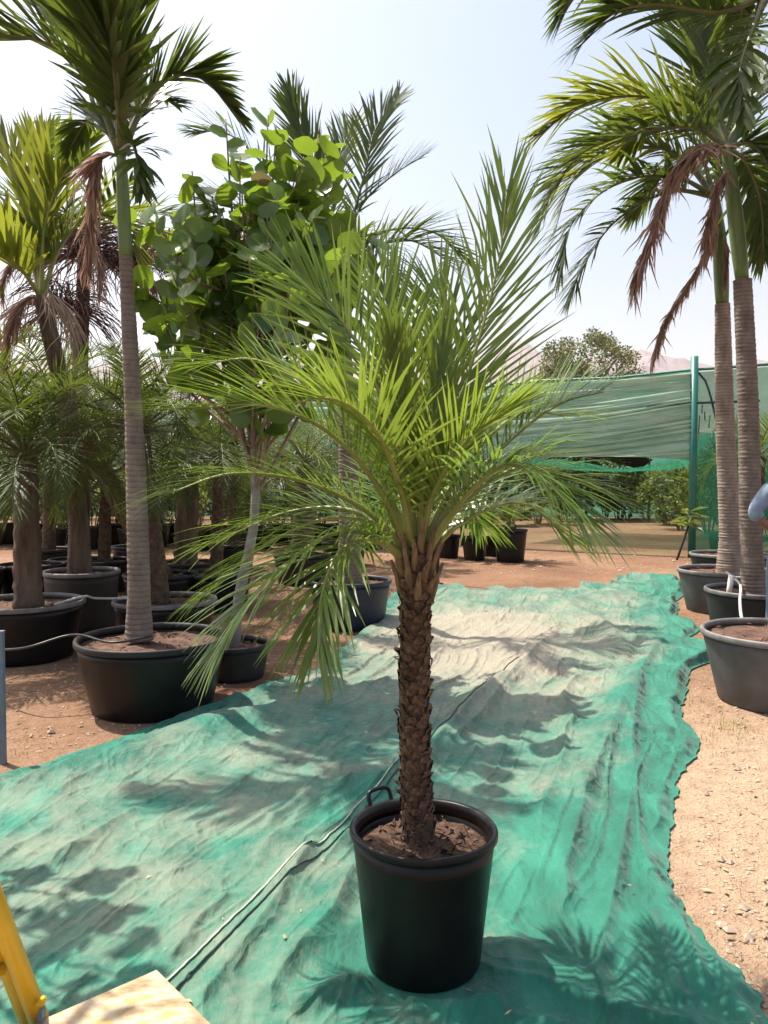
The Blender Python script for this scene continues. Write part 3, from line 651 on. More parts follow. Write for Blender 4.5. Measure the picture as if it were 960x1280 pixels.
MAIN = [
  # control points (px, py, depth offset), kwargs
  (((521, 690, 0), (545, 585, .02), (588, 460, .06), (622, 335, .10), (634, 235, .14)), dict(L=.42, n=44, a0=48, a1=12, vee=12, grav=.08, face=(.25, 1, 0), mleaf='date_leaf_young', wd=.0076)),
  (((519, 690, 0), (498, 570, -.03), (462, 460, -.05), (415, 385, -.06), (372, 345, -.06)), dict(L=.40, n=46, a0=55, a1=20, vee=10, grav=.15, face=(-.4, 1, 0), mleaf='date_leaf')),
  (((512, 692, 0), (470, 605, -.08), (410, 540, -.16), (330, 507, -.24), (225, 512, -.30)), dict(L=.40, n=46, a0=62, a1=14, vee=34, grav=.30)),
  (((512, 694, 0), (460, 640, -.06), (380, 602, -.14), (290, 592, -.22), (215, 615, -.26)), dict(L=.37, n=44, a0=60, a1=16, vee=18, grav=.45)),
  (((510, 698, 0), (465, 668, -.08), (405, 672, -.18), (325, 735, -.30), (275, 805, -.36)), dict(L=.34, n=46, a0=62, a1=18, vee=16, grav=.55)),
  (((509, 700, 0), (468, 676, -.12), (425, 690, -.26), (402, 745, -.36), (397, 810, -.40)), dict(L=.33, n=46, a0=60, a1=20, vee=8, grav=.55)),
  (((526, 690, 0), (575, 615, .04), (640, 548, .08), (700, 505, .10), (755, 490, .12)), dict(L=.36, n=42, a0=68, a1=16, vee=48, grav=.22, wd=.010)),
  (((530, 692, 0), (585, 622, -.02), (655, 584, -.06), (730, 603, -.10), (775, 628, -.12)), dict(L=.34, n=42, a0=62, a1=18, vee=22, grav=.45)),
  (((530, 694, 0), (575, 628, -.12), (630, 582, -.26), (680, 600, -.38), (730, 650, -.46)), dict(L=.33, n=40, a0=62, a1=18, vee=14, grav=.6)),
  (((518, 690, 0), (512, 580, .04), (498, 440, .10), (478, 350, .15)), dict(L=.40, n=42, a0=52, a1=16, vee=16, grav=.15, face=(0, 1, 0))),
  (((523, 690, 0), (545, 560, .06), (562, 450, .13), (548, 360, .2)), dict(L=.40, n=42, a0=52, a1=16, vee=14, grav=.2, face=(.3, 1, 0))),
  (((515, 690, 0), (465, 575, .07), (395, 490, .14), (320, 450, .20), (255, 455, .24)), dict(L=.38, n=42, a0=62, a1=18, vee=24, grav=.3)),
  (((527, 690, 0), (575, 590, .06), (645, 520, .12), (715, 520, .18)), dict(L=.36, n=40, a0=62, a1=18, vee=22, grav=.4)),
  (((512, 694, 0), (445, 640, .07), (360, 640, .14), (265, 680, .2)), dict(L=.36, n=42, a0=62, a1=18, vee=20, grav=.5)),
  (((528, 694, 0), (590, 645, .07), (655, 630, .13), (710, 670, .18)), dict(L=.34, n=40, a0=62, a1=18, vee=16, grav=.55)),
  (((520, 688, 0), (512, 600, 0), (500, 510, -.02), (492, 430, -.04)), dict(L=.30, n=34, a0=26, a1=8, vee=20, grav=.03, face=(0, 1, 0), mleaf='date_leaf_young', wd=.009)),
  (((522, 688, 0), (530, 600, .0), (545, 520, .0), (552, 430, .02)), dict(L=.30, n=34, a0=28, a1=8, vee=20, grav=.03, face=(0, 1, 0), mleaf='date_leaf_young', wd=.009)),
  (((516, 690, 0), (500, 610, -.12), (470, 540, -.26), (420, 500, -.38), (360, 505, -.46)), dict(L=.34, n=40, a0=60, a1=16, vee=26, grav=.3, mleaf='date_leaf_young')),
  (((524, 690, 0), (545, 610, -.10), (590, 545, -.2), (640, 510, -.28)), dict(L=.30, n=36, a0=55, a1=14, vee=26, grav=.25, mleaf='date_leaf_young')),
  (((514, 696, 0), (475, 655, .04), (400, 650, .08), (320, 690, .10), (260, 740, .10)), dict(L=.34, n=40, a0=62, a1=18, vee=14, grav=.55)),
  (((520, 696, 0), (505, 640, .14), (495, 620, .28), (480, 650, .38)), dict(L=.34, n=36, a0=62, a1=18, vee=16, grav=.5)),
  (((528, 696, 0), (560, 640, .12), (580, 625, .22), (600, 655, .34)), dict(L=.34, n=36, a0=62, a1=18, vee=16, grav=.5)),
]
for pts, kw in MAIN: kw['n'] = int(kw['n'] * 1.25); kw['L'] *= .90
for pts, kw in MAIN: add_frond(dp, D(*pts), **kw)

# ---- left row of palms
wide = 'black tubs of the palm row'
def palm_thing(label, base, group=None): return thing('palm', label, 'palm', base, group)
# tall ringed palm in the wide tub
cA = Vector((-1.58, 5.42, 0)); pot('wide black tub of the tall ringed palm standing against the net edge', cA, .50, .40, .49, 'pot_black', 'pot_dusty', 'soil_red', .07, wide)
pA = palm_thing('tall slim palm with grey ringed trunk in the wide tub at the net edge', (-1.66, 5.42, .43))
pts = [P(174, 800, 5.42), P(173, 700, 5.42), P(168, 540, 5.42), P(161, 400, 5.42), P(157, 320, 5.42)]
ring_trunk(pA, pts, [.098, .078, .074, .068, .058, .052, .046, .043])
crA = P(151, 185, 5.42)
MB().tube(crom(rel([P(157, 322, 5.42), P(154, 250, 5.42), crA], pA), 12), [.043, .044, .045, .045, .045, .044, .043, .042, .040, .037, .034, .030, .026], 16).build('crownshaft', 'crownshaft', pA)
q5 = 5.42
def DA(*p): return [P(a, b, q5 + c) for a, b, c in p]
kwA = dict(jit=.24, L=.62, n=58, wd=.032, a0=52, a1=20, vee=32, grav=.30, prof='broad', mleaf='palm_leaf', mrach='rachis_dark', rrad=.02, clump=3)
for pts_, kw in [
    (((150, 190, 0), (115, 110, -.1), (60, 55, -.2), (-20, 45, -.3), (-80, 75, -.35)), dict()),
    (((150, 188, 0), (140, 90, .1), (120, -10, .2), (95, -90, .3)), dict(grav=.15, face=(.3, 1, 0))),
    (((152, 186, 0), (158, 90, -.1), (165, -10, -.15), (190, -100, -.2)), dict(grav=.15, face=(.2, 1, 0))),
    (((154, 188, 0), (180, 130, .1), (215, 97, .15), (255, 100, .2), (300, 150, .25)), dict(L=.42, wd=.034)),
    (((150, 188, 0), (120, 100, .3), (70, 30, .6), (20, -10, .8)), dict()),
    (((153, 190, 0), (165, 180, -.25), (172, 200, -.45), (178, 240, -.5)), dict(L=.3, n=22, grav=.7, wd=.03)),
    (((151, 188, 0), (145, 110, -.25), (135, 40, -.5), (120, -10, -.7)), dict(face=(.2, 1, 0))),
    (((153, 190, 0), (170, 150, .4), (190, 120, .8), (220, 130, 1.1)), dict(L=.45, wd=.034)),
    (((150, 190, 0), (130, 160, .35), (110, 150, .7), (85, 190, 1.0)), dict(L=.45, grav=.6))]:
    k2 = dict(kwA); k2.update(kw); add_frond(pA, DA(*pts_), **k2)
dead_frond(pA, DA((150, 195, 0), (125, 196, -.05), (114, 260, -.05), (111, 330, 0)), L=.36, n=50, seed=1, spread=.10, wd=.03)
# date-type palms
def fine_palm(label, base, crown, tr, nf, L, seed, lean=None, group=None, mleaf='fine_leaf', tm='rough_trunk', lf=.36, nl=40, elmin=-10, droop=95, wd=.011):
    root = palm_thing(label, base, group); rs = random.Random(seed)
    b = Vector(base); c = Vector(crown); md = b.lerp(c, .5) + (Vector(lean) if lean else Vector((0, 0, 0)))
    MB().tube(crom(rel([b, md, c], root), 26), [tr * (1.15 - .25 * i / 26 + .06 * math.sin(i * 2.1)) for i in range(27)], 14, wob=.07).build('trunk', tm, root)
    for k in range(nf):
        az = k * 137.5 + rs.uniform(-12, 12); el = 78 - (78 - elmin) * (k / nf) + rs.uniform(-8, 8)
        add_frond(root, arc(c, az, el, L * rs.uniform(.85, 1.1), droop * rs.uniform(.75, 1.1)), L=lf, n=nl, wd=wd, vee=20, grav=.4, mleaf=mleaf, mrach='rachis_dark', segs=3, rrad=.012)
    return root
cB = Vector((-3.16, 6.95, 0)); pot('black tub with grey lip holding the stout smooth brown trunk', cB, .50, .41, .50, 'pot_black', 'rim_grey', group=wide)
fine_palm('low date palm with stout pale brown trunk beside the blue stake', (cB.x + .1, cB.y - .1, .44), (cB.x + .05, cB.y, 1.75), .105, 30, 1.35, 11, tm='bark')
cC = Vector((-3.13, 8.25, 0)); pot('dark brown tub holding the palm that carries a pale dead frond', cC, .37, .33, .62, 'pot_brown', 'rim_grey', group=wide)
pC = palm_thing('palm with yellow green backlit fronds and a pale dead frond', (cC.x - .02, cC.y, .56))
crC = P(52, 372, 8.25)
ring_trunk(pC, [Vector((cC.x - .02, cC.y, .54)), P(97, 640, 8.25), P(80, 500, 8.25), crC], [.13, .10, .095, .08], 'bark')
for pts_ in [((52, 372, 0), (40, 280, .1), (10, 200, .2), (-40, 150, .3)), ((52, 372, 0), (55, 290, -.1), (75, 225, -.2), (110, 180, -.3)), ((52, 372, 0), (30, 310, .1), (-20, 280, .2), (-80, 300, .3)), ((52, 372, 0), (75, 310, .1), (110, 270, .2), (150, 280, .3), (170, 320, .4)), ((52, 372, 0), (48, 280, .4), (50, 210, .7), (60, 170, .9)), ((52, 372, 0), (20, 330, -.4), (-10, 320, -.8), (-20, 360, -1.0))]:
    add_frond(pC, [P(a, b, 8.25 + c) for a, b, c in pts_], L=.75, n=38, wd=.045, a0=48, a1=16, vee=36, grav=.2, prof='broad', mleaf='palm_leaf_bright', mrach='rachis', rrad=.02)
dead_frond(pC, [P(52, 372, 8.2), P(62, 366, 8.0), P(84, 390, 7.95), P(94, 450, 7.95), P(90, 520, 7.95)], L=.6, n=40, mleaf='dead_leaf_pale', seed=3, spread=.16, label='pale dried frond folded down')
dead_frond(pC, [P(50, 372, 8.25), P(30, 375, 8.1), P(12, 410, 8.0), P(5, 470, 8.0)], L=.6, n=34, mleaf='dead_leaf', seed=4, spread=.16)
# dry flower strands of the palm behind
def strands(root, c, n, L, seed, sp):
    rs = random.Random(seed); mb = MB(); c = Vector(c) - root.location
    for k in range(n):
        a = rs.uniform(0, 6.3); e = R(rs.uniform(-5, 70)); d = Vector((math.cos(a) * math.cos(e), math.sin(a) * math.cos(e) * .6, math.sin(e))); p = c.copy(); pts = [p]
        for q in range(6):
            p = p + (d + Vector((rs.gauss(0, .25), rs.gauss(0, .25), -.28 * q))).normalized() * L / 6 * rs.uniform(.7, 1.2); pts.append(p)
        mb.tube(pts, [.011, .010, .009, .008, .007, .006, .004], 3, cap=False)
    o = mb.build('flower_strands', 'dry_strand', root); o['kind'] = 'stuff'; o['label'] = 'dry brown tangled flower strands'
cD = Vector((-2.02, 7.35, 0)); pot('black tub behind the tall ringed palm with a knobbly trunk', cD, .45, .38, .46, 'pot_black', 'rim_grey', group=wide)
fine_palm('date palm with knobbly grey brown trunk close behind the ringed palm', (cD.x - .05, cD.y, .40), (cD.x - .22, cD.y + .05, 2.0), .085, 24, 1.3, 21)
cE = Vector((-2.62, 9.35, 0)); pot('black tub holding the leaning dark trunk', cE, .42, .36, .46, 'pot_black', 'pot_dusty', group=wide)
fine_palm('date palm with dark trunk leaning towards its neighbour', (cE.x + .02, cE.y, .40), (cE.x - .75, cE.y - .3, 2.0), .115, 26, 1.45, 31, tm='rough_trunk')
far_spots = [(38, 705, 10.6, 1.9, .085, 'farther black tub in front of the grey slender trunk', 'date palm with grey slender trunk in a farther tub', 'bark'),
             (232, 706, 10.9, 1.75, .15, 'black tub holding the thick reddish trunk', 'date palm with thick reddish trunk behind the net', 'bark'),
             (270, 720, 9.6, 1.8, .07, 'low wide black tub beside the thick reddish trunk', 'slim date palm beside the thick reddish trunk', 'rough_trunk'),
             (378, 690, 12.0, 1.8, .16, 'black tub holding the broad pale trunk', 'date palm with broad pale trunk behind the sea grape', 'bark'),
             (130, 700, 11.2, 1.6, .08, 'small black tub among the farther palms', 'small date palm among the farther palms', 'rough_trunk')]
for k, (px, py, d, ch, tr, pl, ll, tm) in enumerate(far_spots):
    c = P(px, py, d); c = Vector((c.x, d, 0)); pot(pl, c, .42, .36, .44, 'pot_brown' if k % 2 else 'pot_black', 'pot_dusty', group=wide, seg=40)
    fine_palm(ll, (c.x, c.y, .38), (c.x + .05, c.y, ch), tr, 20, 1.4, 50 + k, tm=tm, nl=32)
extra = [(60, 640, 13.0, 2.6, 'tall thin palm deep in the left grove behind the stout trunk', 'black tub deep in the left grove'), (170, 640, 13.5, 2.4, 'leafy palm deep in the left grove behind the knobbly trunk', 'black tub in the shade behind the knobbly trunk'), (290, 650, 14.0, 2.2, 'leafy palm standing far behind the sea grape trunk', 'black tub far behind the sea grape trunk'), (-40, 650, 10.0, 2.6, 'leafy palm at the outer end of the left grove', 'black tub at the outer end of the left grove'), (430, 660, 14.5, 1.9, 'small palm far behind the navy tub', 'black tub far behind the navy tub')]
for k, (px, py, d, ch, ll, pl) in enumerate(extra):
    c = Vector(((px - 480) / F * d, d, 0)); pot(pl, c, .40, .34, .44, 'pot_black', 'pot_dusty', group=wide, seg=40)
    fine_palm(ll, (c.x, c.y, .38), (c.x + .05, c.y, ch), .09, 22, 1.7, 150 + k, tm='rough_trunk', nl=34, lf=.42, wd=.02)
# palm with dark fronds behind the sea grape, in the navy tub
cF = Vector((-.36, 8.45, 0)); pot('navy blue tub half hidden behind the date palm fronds', cF, .42, .36, .50, 'pot_navy', 'pot_navy', group=wide)
pF = palm_thing('tall dark palm rising behind the sea grape tree', (cF.x, cF.y, .44))
crF = P(425, 330, 8.45)
ring_trunk(pF, [Vector((cF.x, cF.y, .42)), P(435, 560, 8.45), P(428, 420, 8.45), crF], [.13, .10, .09, .07])
for pts_, kw in [(((425, 330, 0), (400, 230, .1), (375, 160, .2), (360, 110, .3)), dict(grav=.1, face=(.2, 1, 0), a0=30)), (((425, 330, 0), (450, 260, .1), (490, 220, .2), (530, 195, .3)), dict()),
                 (((425, 330, 0), (465, 310, -.1), (510, 300, -.2), (550, 320, -.3), (575, 345, -.3)), dict()), (((425, 330, 0), (350, 230, .1), (290, 170, .2), (240, 165, .3)), dict()),
                 (((425, 330, 0), (330, 270, .1), (270, 255, .2), (225, 290, .3)), dict()), (((425, 330, 0), (455, 220, .2), (470, 160, .4), (500, 120, .6)), dict(face=(.2, 1, 0))),
                 (((425, 330, 0), (480, 290, .4), (540, 290, .8), (590, 330, 1.0)), dict()), (((425, 330, 0), (440, 300, -.5), (470, 310, -.9), (500, 380, -1.2)), dict(grav=.6)),
                 (((425, 330, 0), (415, 240, .5), (430, 180, .9), (450, 150, 1.2)), dict(face=(.2, 1, 0)))]:
    k2 = dict(L=.58, n=46, wd=.022, a0=50, a1=18, vee=30, grav=.3, prof='broad', mleaf='palm_leaf', mrach='rachis_dark', rrad=.018); k2.update(kw)
    add_frond(pF, [P(a, b, 8.45 + c) for a, b, c in pts_], **k2)
# palm with dry flower strands farther left
cG = Vector((-4.3, 11.3, 0)); pot('black tub farther back under the dry flower strands', cG, .42, .36, .44, 'pot_black', 'pot_dusty', group=wide, seg=40)
pG = palm_thing('palm hung with dry brown flower strands behind the ringed palm', (cG.x, cG.y, .38))
crG = P(105, 330, 11.3); ring_trunk(pG, [Vector((cG.x, cG.y, .36)), P(100, 500, 11.3), crG], [.14, .11, .09], 'bark')
strands(pG, P(105, 320, 11.0), 220, 1.1, 5, 1); strands(pG, P(175, 330, 11.0), 110, .8, 6, 1); strands(pG, P(80, 390, 11.0), 160, 1.0, 8, 1)
for az in (20, 75, 140, 200, 260, 320):
    add_frond(pG, arc(crG, az, 62, 2.0, 95), L=.55, n=34, wd=.035, vee=25, grav=.4, prof='broad', mleaf='palm_leaf', mrach='rachis_dark', rrad=.018)
dead_frond(pG, arc(crG, 300, 20, 1.6, 115), L=.6, n=36, seed=12, spread=.2); dead_frond(pG, arc(crG, 220, 20, 1.5, 120), L=.6, n=36, seed=13, spread=.2); dead_frond(pG, arc(crG, 0, 20, 1.4, 120), L=.6, n=36, seed=14, spread=.2)

# ---- right row
rg = 'grey tubs of the right palm row'
c0 = Vector((2.80, 5.55, 0)); pot('weathered grey tub with the palm trunk just past the bare earth', c0, .53, .43, .50, 'pot_grey', 'rim_grey', group=rg)
c1 = Vector((3.62, 7.72, 0)); pot('grey tub holding the palm trunk that stands beside the person', c1, .47, .40, .50, 'pot_dusty', 'rim_grey', group=rg)
c2 = Vector((4.05, 9.45, 0)); pot('grey tub holding the pale ringed trunk next to the folded net end', c2, .53, .43, .50, 'pot_grey', 'rim_grey', group=rg)
c3 = Vector((4.98, 11.5, 0)); pot('grey tub farthest along the right row near the green post', c3, .53, .44, .50, 'pot_dusty', 'rim_grey', group=rg)
def palm_r(label, pts, rad, shaft, crown, m, fr, depth, shr=.07):
    root = palm_thing(label, pts[0]); ring_trunk(root, pts, rad, m)
    MB().tube(crom(rel(shaft, root), 12), [shr * k for k in (.86, .95, 1.02, 1.05, 1.06, 1.05, 1.02, .98, .92, .85, .78, .68, .55)], 16).build('crownshaft', 'crownshaft', root)
    for p_, kw in fr:
        k2 = dict(jit=.24, L=.76, n=66, wd=.034, a0=54, a1=18, vee=20, grav=.55, prof='broad', mleaf='palm_leaf', mrach='rachis_dark', rrad=.022); k2.update(kw)
        add_frond(root, [P(a, b, depth + c) for a, b, c in p_], **k2)
    return root
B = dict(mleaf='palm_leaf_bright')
p1 = palm_r('palm with dull brown ringed trunk standing behind the person', [Vector((P(942, 752, 7.6).x, 7.6, .42)), P(938, 640, 7.6), P(935, 500, 7.6), P(928, 350, 7.6)], [.125, .10, .10, .095, .09, .085],
    [P(928, 352, 7.6), P(918, 260, 7.6), P(907, 180, 7.6)], None, 'ring_trunk', [
    (((907, 185, 0), (870, 140, .1), (800, 120, .2), (730, 130, .25), (672, 170, .3)), B),
    (((907, 185, 0), (870, 160, -.1), (800, 165, -.2), (730, 190, -.3), (690, 240, -.3)), dict()),
    (((907, 185, 0), (895, 120, .1), (880, 60, .2), (860, 0, .3)), dict(grav=.15, face=(.2, 1, 0))),
    (((907, 185, 0), (940, 130, .1), (985, 110, .2), (1040, 150, .3)), dict()),
    (((907, 185, 0), (940, 180, -.1), (965, 220, -.2), (975, 290, -.2)), dict()),
    (((907, 185, 0), (930, 200, .3), (950, 250, .6), (955, 320, .8)), dict()),
    (((907, 185, 0), (880, 150, .5), (830, 140, 1.0), (780, 190, 1.4)), B),
    ], 7.6, .068)
dead_frond(p1, [P(908, 195, 7.55), P(890, 180, 7.4), P(850, 200, 7.35), P(818, 280, 7.35), P(790, 360, 7.35)], L=.5, n=80, seed=21, spread=.17, wd=.03, thick=1.6)
dead_frond(p1, [P(912, 215, 7.55), P(900, 225, 7.4), P(888, 270, 7.35), P(882, 310, 7.35)], L=.35, n=50, seed=22, spread=.15, wd=.03, thick=1.4)
p2 = palm_r('palm with pale evenly ringed trunk and long dead frond', [Vector((P(913, 722, 9.4).x, 9.4, .42)), P(911, 640, 9.4), P(906, 520, 9.4), P(903, 380, 9.4)], [.17, .12, .115, .11, .10, .085],
    [P(903, 382, 9.4), P(900, 310, 9.4), P(893, 240, 9.4)], None, 'ring_trunk_pale', [
    (((893, 245, 0), (850, 195, .1), (790, 185, .2), (720, 220, .3), (690, 300, .35)), B),
    (((893, 245, 0), (840, 220, -.2), (770, 230, -.4), (715, 280, -.5), (700, 345, -.5)), dict(L=.7)),
    (((893, 245, 0), (870, 180, .1), (830, 150, .2), (780, 150, .3)), B),
    (((893, 245, 0), (840, 190, .3), (770, 178, .5), (705, 215, .7), (672, 285, .8)), dict(L=.75)),
    (((893, 245, 0), (835, 240, -.1), (768, 278, -.2), (728, 335, -.25), (714, 372, -.25)), dict(L=.65)),
    (((893, 245, 0), (900, 180, .2), (910, 130, .4), (930, 90, .6)), dict(face=(.2, 1, 0), grav=.15)),
    (((893, 245, 0), (930, 200, .2), (970, 210, .4), (1000, 270, .5)), dict()),
    (((893, 245, 0), (915, 225, -.3), (940, 250, -.5), (950, 310, -.6)), dict()),
    (((893, 245, 0), (870, 215, .6), (830, 215, 1.1), (790, 270, 1.5)), dict())], 9.4, .08)
dead_frond(p2, [P(898, 262, 9.3), P(890, 300, 9.15), P(860, 355, 9.1), P(832, 400, 9.1), P(816, 450, 9.1)], L=.36, n=60, seed=23, spread=.13, wd=.03, thick=1.6)
dead_frond(p2, [P(905, 290, 9.3), P(908, 320, 9.25), P(906, 350, 9.25)], L=.3, n=26, seed=24, spread=.06, wd=.04, thick=1.6, label='withered brown leaf sheath')
p0 = palm_r('tall palm growing from the weathered tub past the bare earth', [Vector((2.78, 5.5, .42)), Vector((2.80, 5.5, 1.6)), Vector((2.79, 5.5, 3.0)), Vector((2.76, 5.5, 4.0))], [.12, .10, .095, .09, .085],
    [Vector((2.76, 5.5, 4.0)), Vector((2.70, 5.5, 4.6)), Vector((2.63, 5.5, 5.1))], None, 'ring_trunk', [
    (((960, -10, 0), (900, 15, -.1), (830, 5, -.2), (770, 15, -.3), (722, 60, -.3)), dict(L=.55)),
    (((960, -10, 0), (920, 60, .05), (895, 110, .1), (880, 170, .1)), dict(L=.4, n=30)),
    (((960, -10, 0), (900, -50, .1), (820, -60, .2), (740, -30, .3), (700, 20, .3)), dict(L=.55)),
    (((960, -10, 0), (940, 40, -.3), (925, 90, -.5), (930, 150, -.6)), dict(L=.4, n=30)),
    (((960, -10, 0), (1000, -60, 0), (1060, -60, 0), (1120, 0, 0)), dict()),
    (((960, -10, 0), (930, -90, .1), (900, -160, .2), (850, -200, .3)), dict(face=(.2, 1, 0))),
    (((960, -10, 0), (950, -20, .5), (930, 0, .9), (920, 70, 1.2)), dict(L=.5))], 5.5, .085)
p3 = fine_palm('low palm in the tub farthest along the right row', (c3.x + .35, c3.y, .44), (c3.x + .4, c3.y, 1.9), .1, 12, 1.1, 77)

# ------------------------------------------------------------------ sea grape trees
def grape_leaf_mesh(k, m):
    rs = random.Random(70 + k); mb = MB(); vs = [(.42, 0, 0)]; fs = []; nr, ns = 3, 16; cup = rs.uniform(-.12, .18); fold = rs.uniform(.05, .22)
    for i in range(1, nr + 1):
        for q in range(ns):
            a = 2 * math.pi * q / ns; r = .5 * i / nr
            if i == nr: r *= (1 - .22 * math.exp(-((math.pi - a) / .3) ** 2)) * (1 + .03 * math.sin(5 * a + k))
            x = .42 + r * math.cos(a) * .95; y = r * math.sin(a) * 1.05
            vs.append((x, y, cup * r * r * 2 + fold * abs(y) + .02 * math.sin(6 * a + k) * (i == nr)))
    for q in range(ns): fs.append((0, 1 + q, 1 + (q + 1) % ns))
    for i in range(nr - 1):
        for q in range(ns): a = 1 + i * ns + q; b = 1 + i * ns + (q + 1) % ns; fs.append((a, a + ns, b + ns, b))
    mb.add(vs, fs); return mb.mesh('leaf', m)
gl = [grape_leaf_mesh(k, 'grape_leaf') for k in range(6)] + [grape_leaf_mesh(9, 'grape_leaf_old')]
def place_leaf(name, root, p, d, up, size, k):
    X = d.normalized(); Y = up.cross(X); Y = Y.normalized() if Y.length > .05 else Vector((1, 0, 0)).cross(X).normalized(); Z = X.cross(Y)
    M = Matrix(((X.x, Y.x, Z.x, p.x), (X.y, Y.y, Z.y, p.y), (X.z, Y.z, Z.z, p.z), (0, 0, 0, 1))) @ Matrix.Scale(size, 4)
    return M
def sea_grape(label, base, trunk_pts, tips, leaf, seed, nleaf=7, limit=300):
    root = thing('sea_grape_tree', label, 'tree', base); rs = random.Random(seed); b = Vector(base)
    tc_ = crom(rel(trunk_pts, root), 16); MB().tube(tc_, [.045 - .018 * i / 16 for i in range(17)], 10, wob=.06).build('trunk', 'grape_bark', root)
    items = []
    for (tip, tl) in tips:
        tip = Vector(tip) - b; st = along(tc_, rs.uniform(.45, 1.0)); 
        md = st.lerp(tip, .55) + Vector((rs.gauss(0, .06), rs.gauss(0, .06), -.12)); C = crom([st, md, tip], 14)
        MB().tube(C, [.016 - .011 * i / 14 for i in range(15)], 5).build('branch', 'twig', root)
        for q in range(nleaf):
            t = 1 - .062 * (q + .2) * tl; t = max(.15, t); p = along(C, t); T = (along(C, min(1, t + .05)) - along(C, max(0, t - .05))).normalized()
            a = q * 2.6 + rs.uniform(-.5, .5); sd = T.cross(Vector((math.cos(a), math.sin(a), .1))); sd = sd.normalized()
            d = (sd * 1.0 + T * rs.uniform(.2, .7) + Vector((0, 0, rs.uniform(-.35, .15)))).normalized(); up = (T * .5 + Vector((rs.gauss(-.1, .7), rs.gauss(-.35, .7), .15))).normalized()
            sz = leaf * rs.uniform(.72, 1.12) * (.8 if q == 0 else 1); items.append((tip.z, place_leaf('leaf', root, p, d, up, sz, 0), rs.choice([0, 1, 2, 3, 4, 5, 0, 1, 2, 3, 4, 5, 6] if q > 3 else [0, 1, 2, 3, 4, 5])))
    items.sort(key=lambda e: -e[0])
    for z, M, k in items[:limit]:
        o = link('leaf', gl[k], root); o.matrix_local = M
    if len(items) > limit:
        mb = MB()
        for z, M, k in items[limit:]:
            me = gl[k]; mb.add([M @ v.co for v in me.vertices], [tuple(p.vertices) for p in me.polygons])
        o = mb.build('foliage', 'grape_leaf', root); o['kind'] = 'stuff'
    return root
cS = Vector((-1.18, 6.25, 0)); pot('shallow dark tub under the sea grape trunk', cS, .27, .23, .28, 'pot_dusty', 'pot_dusty', group=wide)
rs = random.Random(33); tips = []
for (px, py) in [(282, 143), (335, 138), (345, 160), (398, 162), (415, 175), (240, 208), (255, 235), (425, 212), (300, 190), (372, 205), (445, 258), (430, 290), (230, 260), (262, 290), (215, 335), (165, 345), (185, 365), (345, 240), (390, 260), (310, 260), (352, 400), (320, 230), (280, 320), (360, 300), (410, 320), (200, 385), (240, 370), (310, 340), (270, 240), (380, 190), (440, 320), (340, 350), (225, 300)]:
    tips.append((P(px, py + 6, 6.2 + rs.uniform(-.45, .45)), rs.uniform(.8, 1.2)))
for k in range(46):
    tips.append((P(rs.gauss(310, 70), rs.uniform(230, 410), 6.2 + rs.gauss(0, .5)), rs.uniform(.9, 1.4)))
sea_grape('sea grape tree with big round leaves behind the date palm', (cS.x, cS.y, .22), [Vector((cS.x, cS.y, .2)), P(300, 740, 6.25), P(318, 650, 6.25), P(318, 540, 6.25), P(312, 400, 6.2), P(312, 280, 6.2)], tips, .205, 5, 10)
tips = []
for (px, py, z_) in [(45, 1105, 2.5), (105, 1112, 2.6), (160, 1100, 2.8), (60, 1150, 2.45), (115, 1155, 2.7), (170, 1150, 2.9), (100, 1190, 2.6), (195, 1190, 3.0), (40, 1215, 2.5), (200, 1240, 2.95), (110, 1262, 2.7)]:
    q = G(px, py) + SUN * (z_ / SUN.z); tips.append((q, .8))
while len(tips) < 20:
    q = Vector((rs.uniform(-2.7, -1.6), rs.uniform(2.6, 3.9), rs.uniform(2.0, 3.1)))
    if q.x / q.y < -.61: tips.append((q, 1.0))
pot('shallow dark tub under the second sea grape beside the yellow trolley', (-2.65, 3.3, 0), .27, .23, .28, 'pot_dusty', 'pot_dusty')
sea_grape('second sea grape tree shading the net beside the yellow trolley', (-2.65, 3.3, .22), [Vector((-2.65, 3.3, .2)), Vector((-2.62, 3.3, 1.0)), Vector((-2.5, 3.3, 1.8)), Vector((-2.4, 3.3, 2.5))], tips, .16, 9, 3)

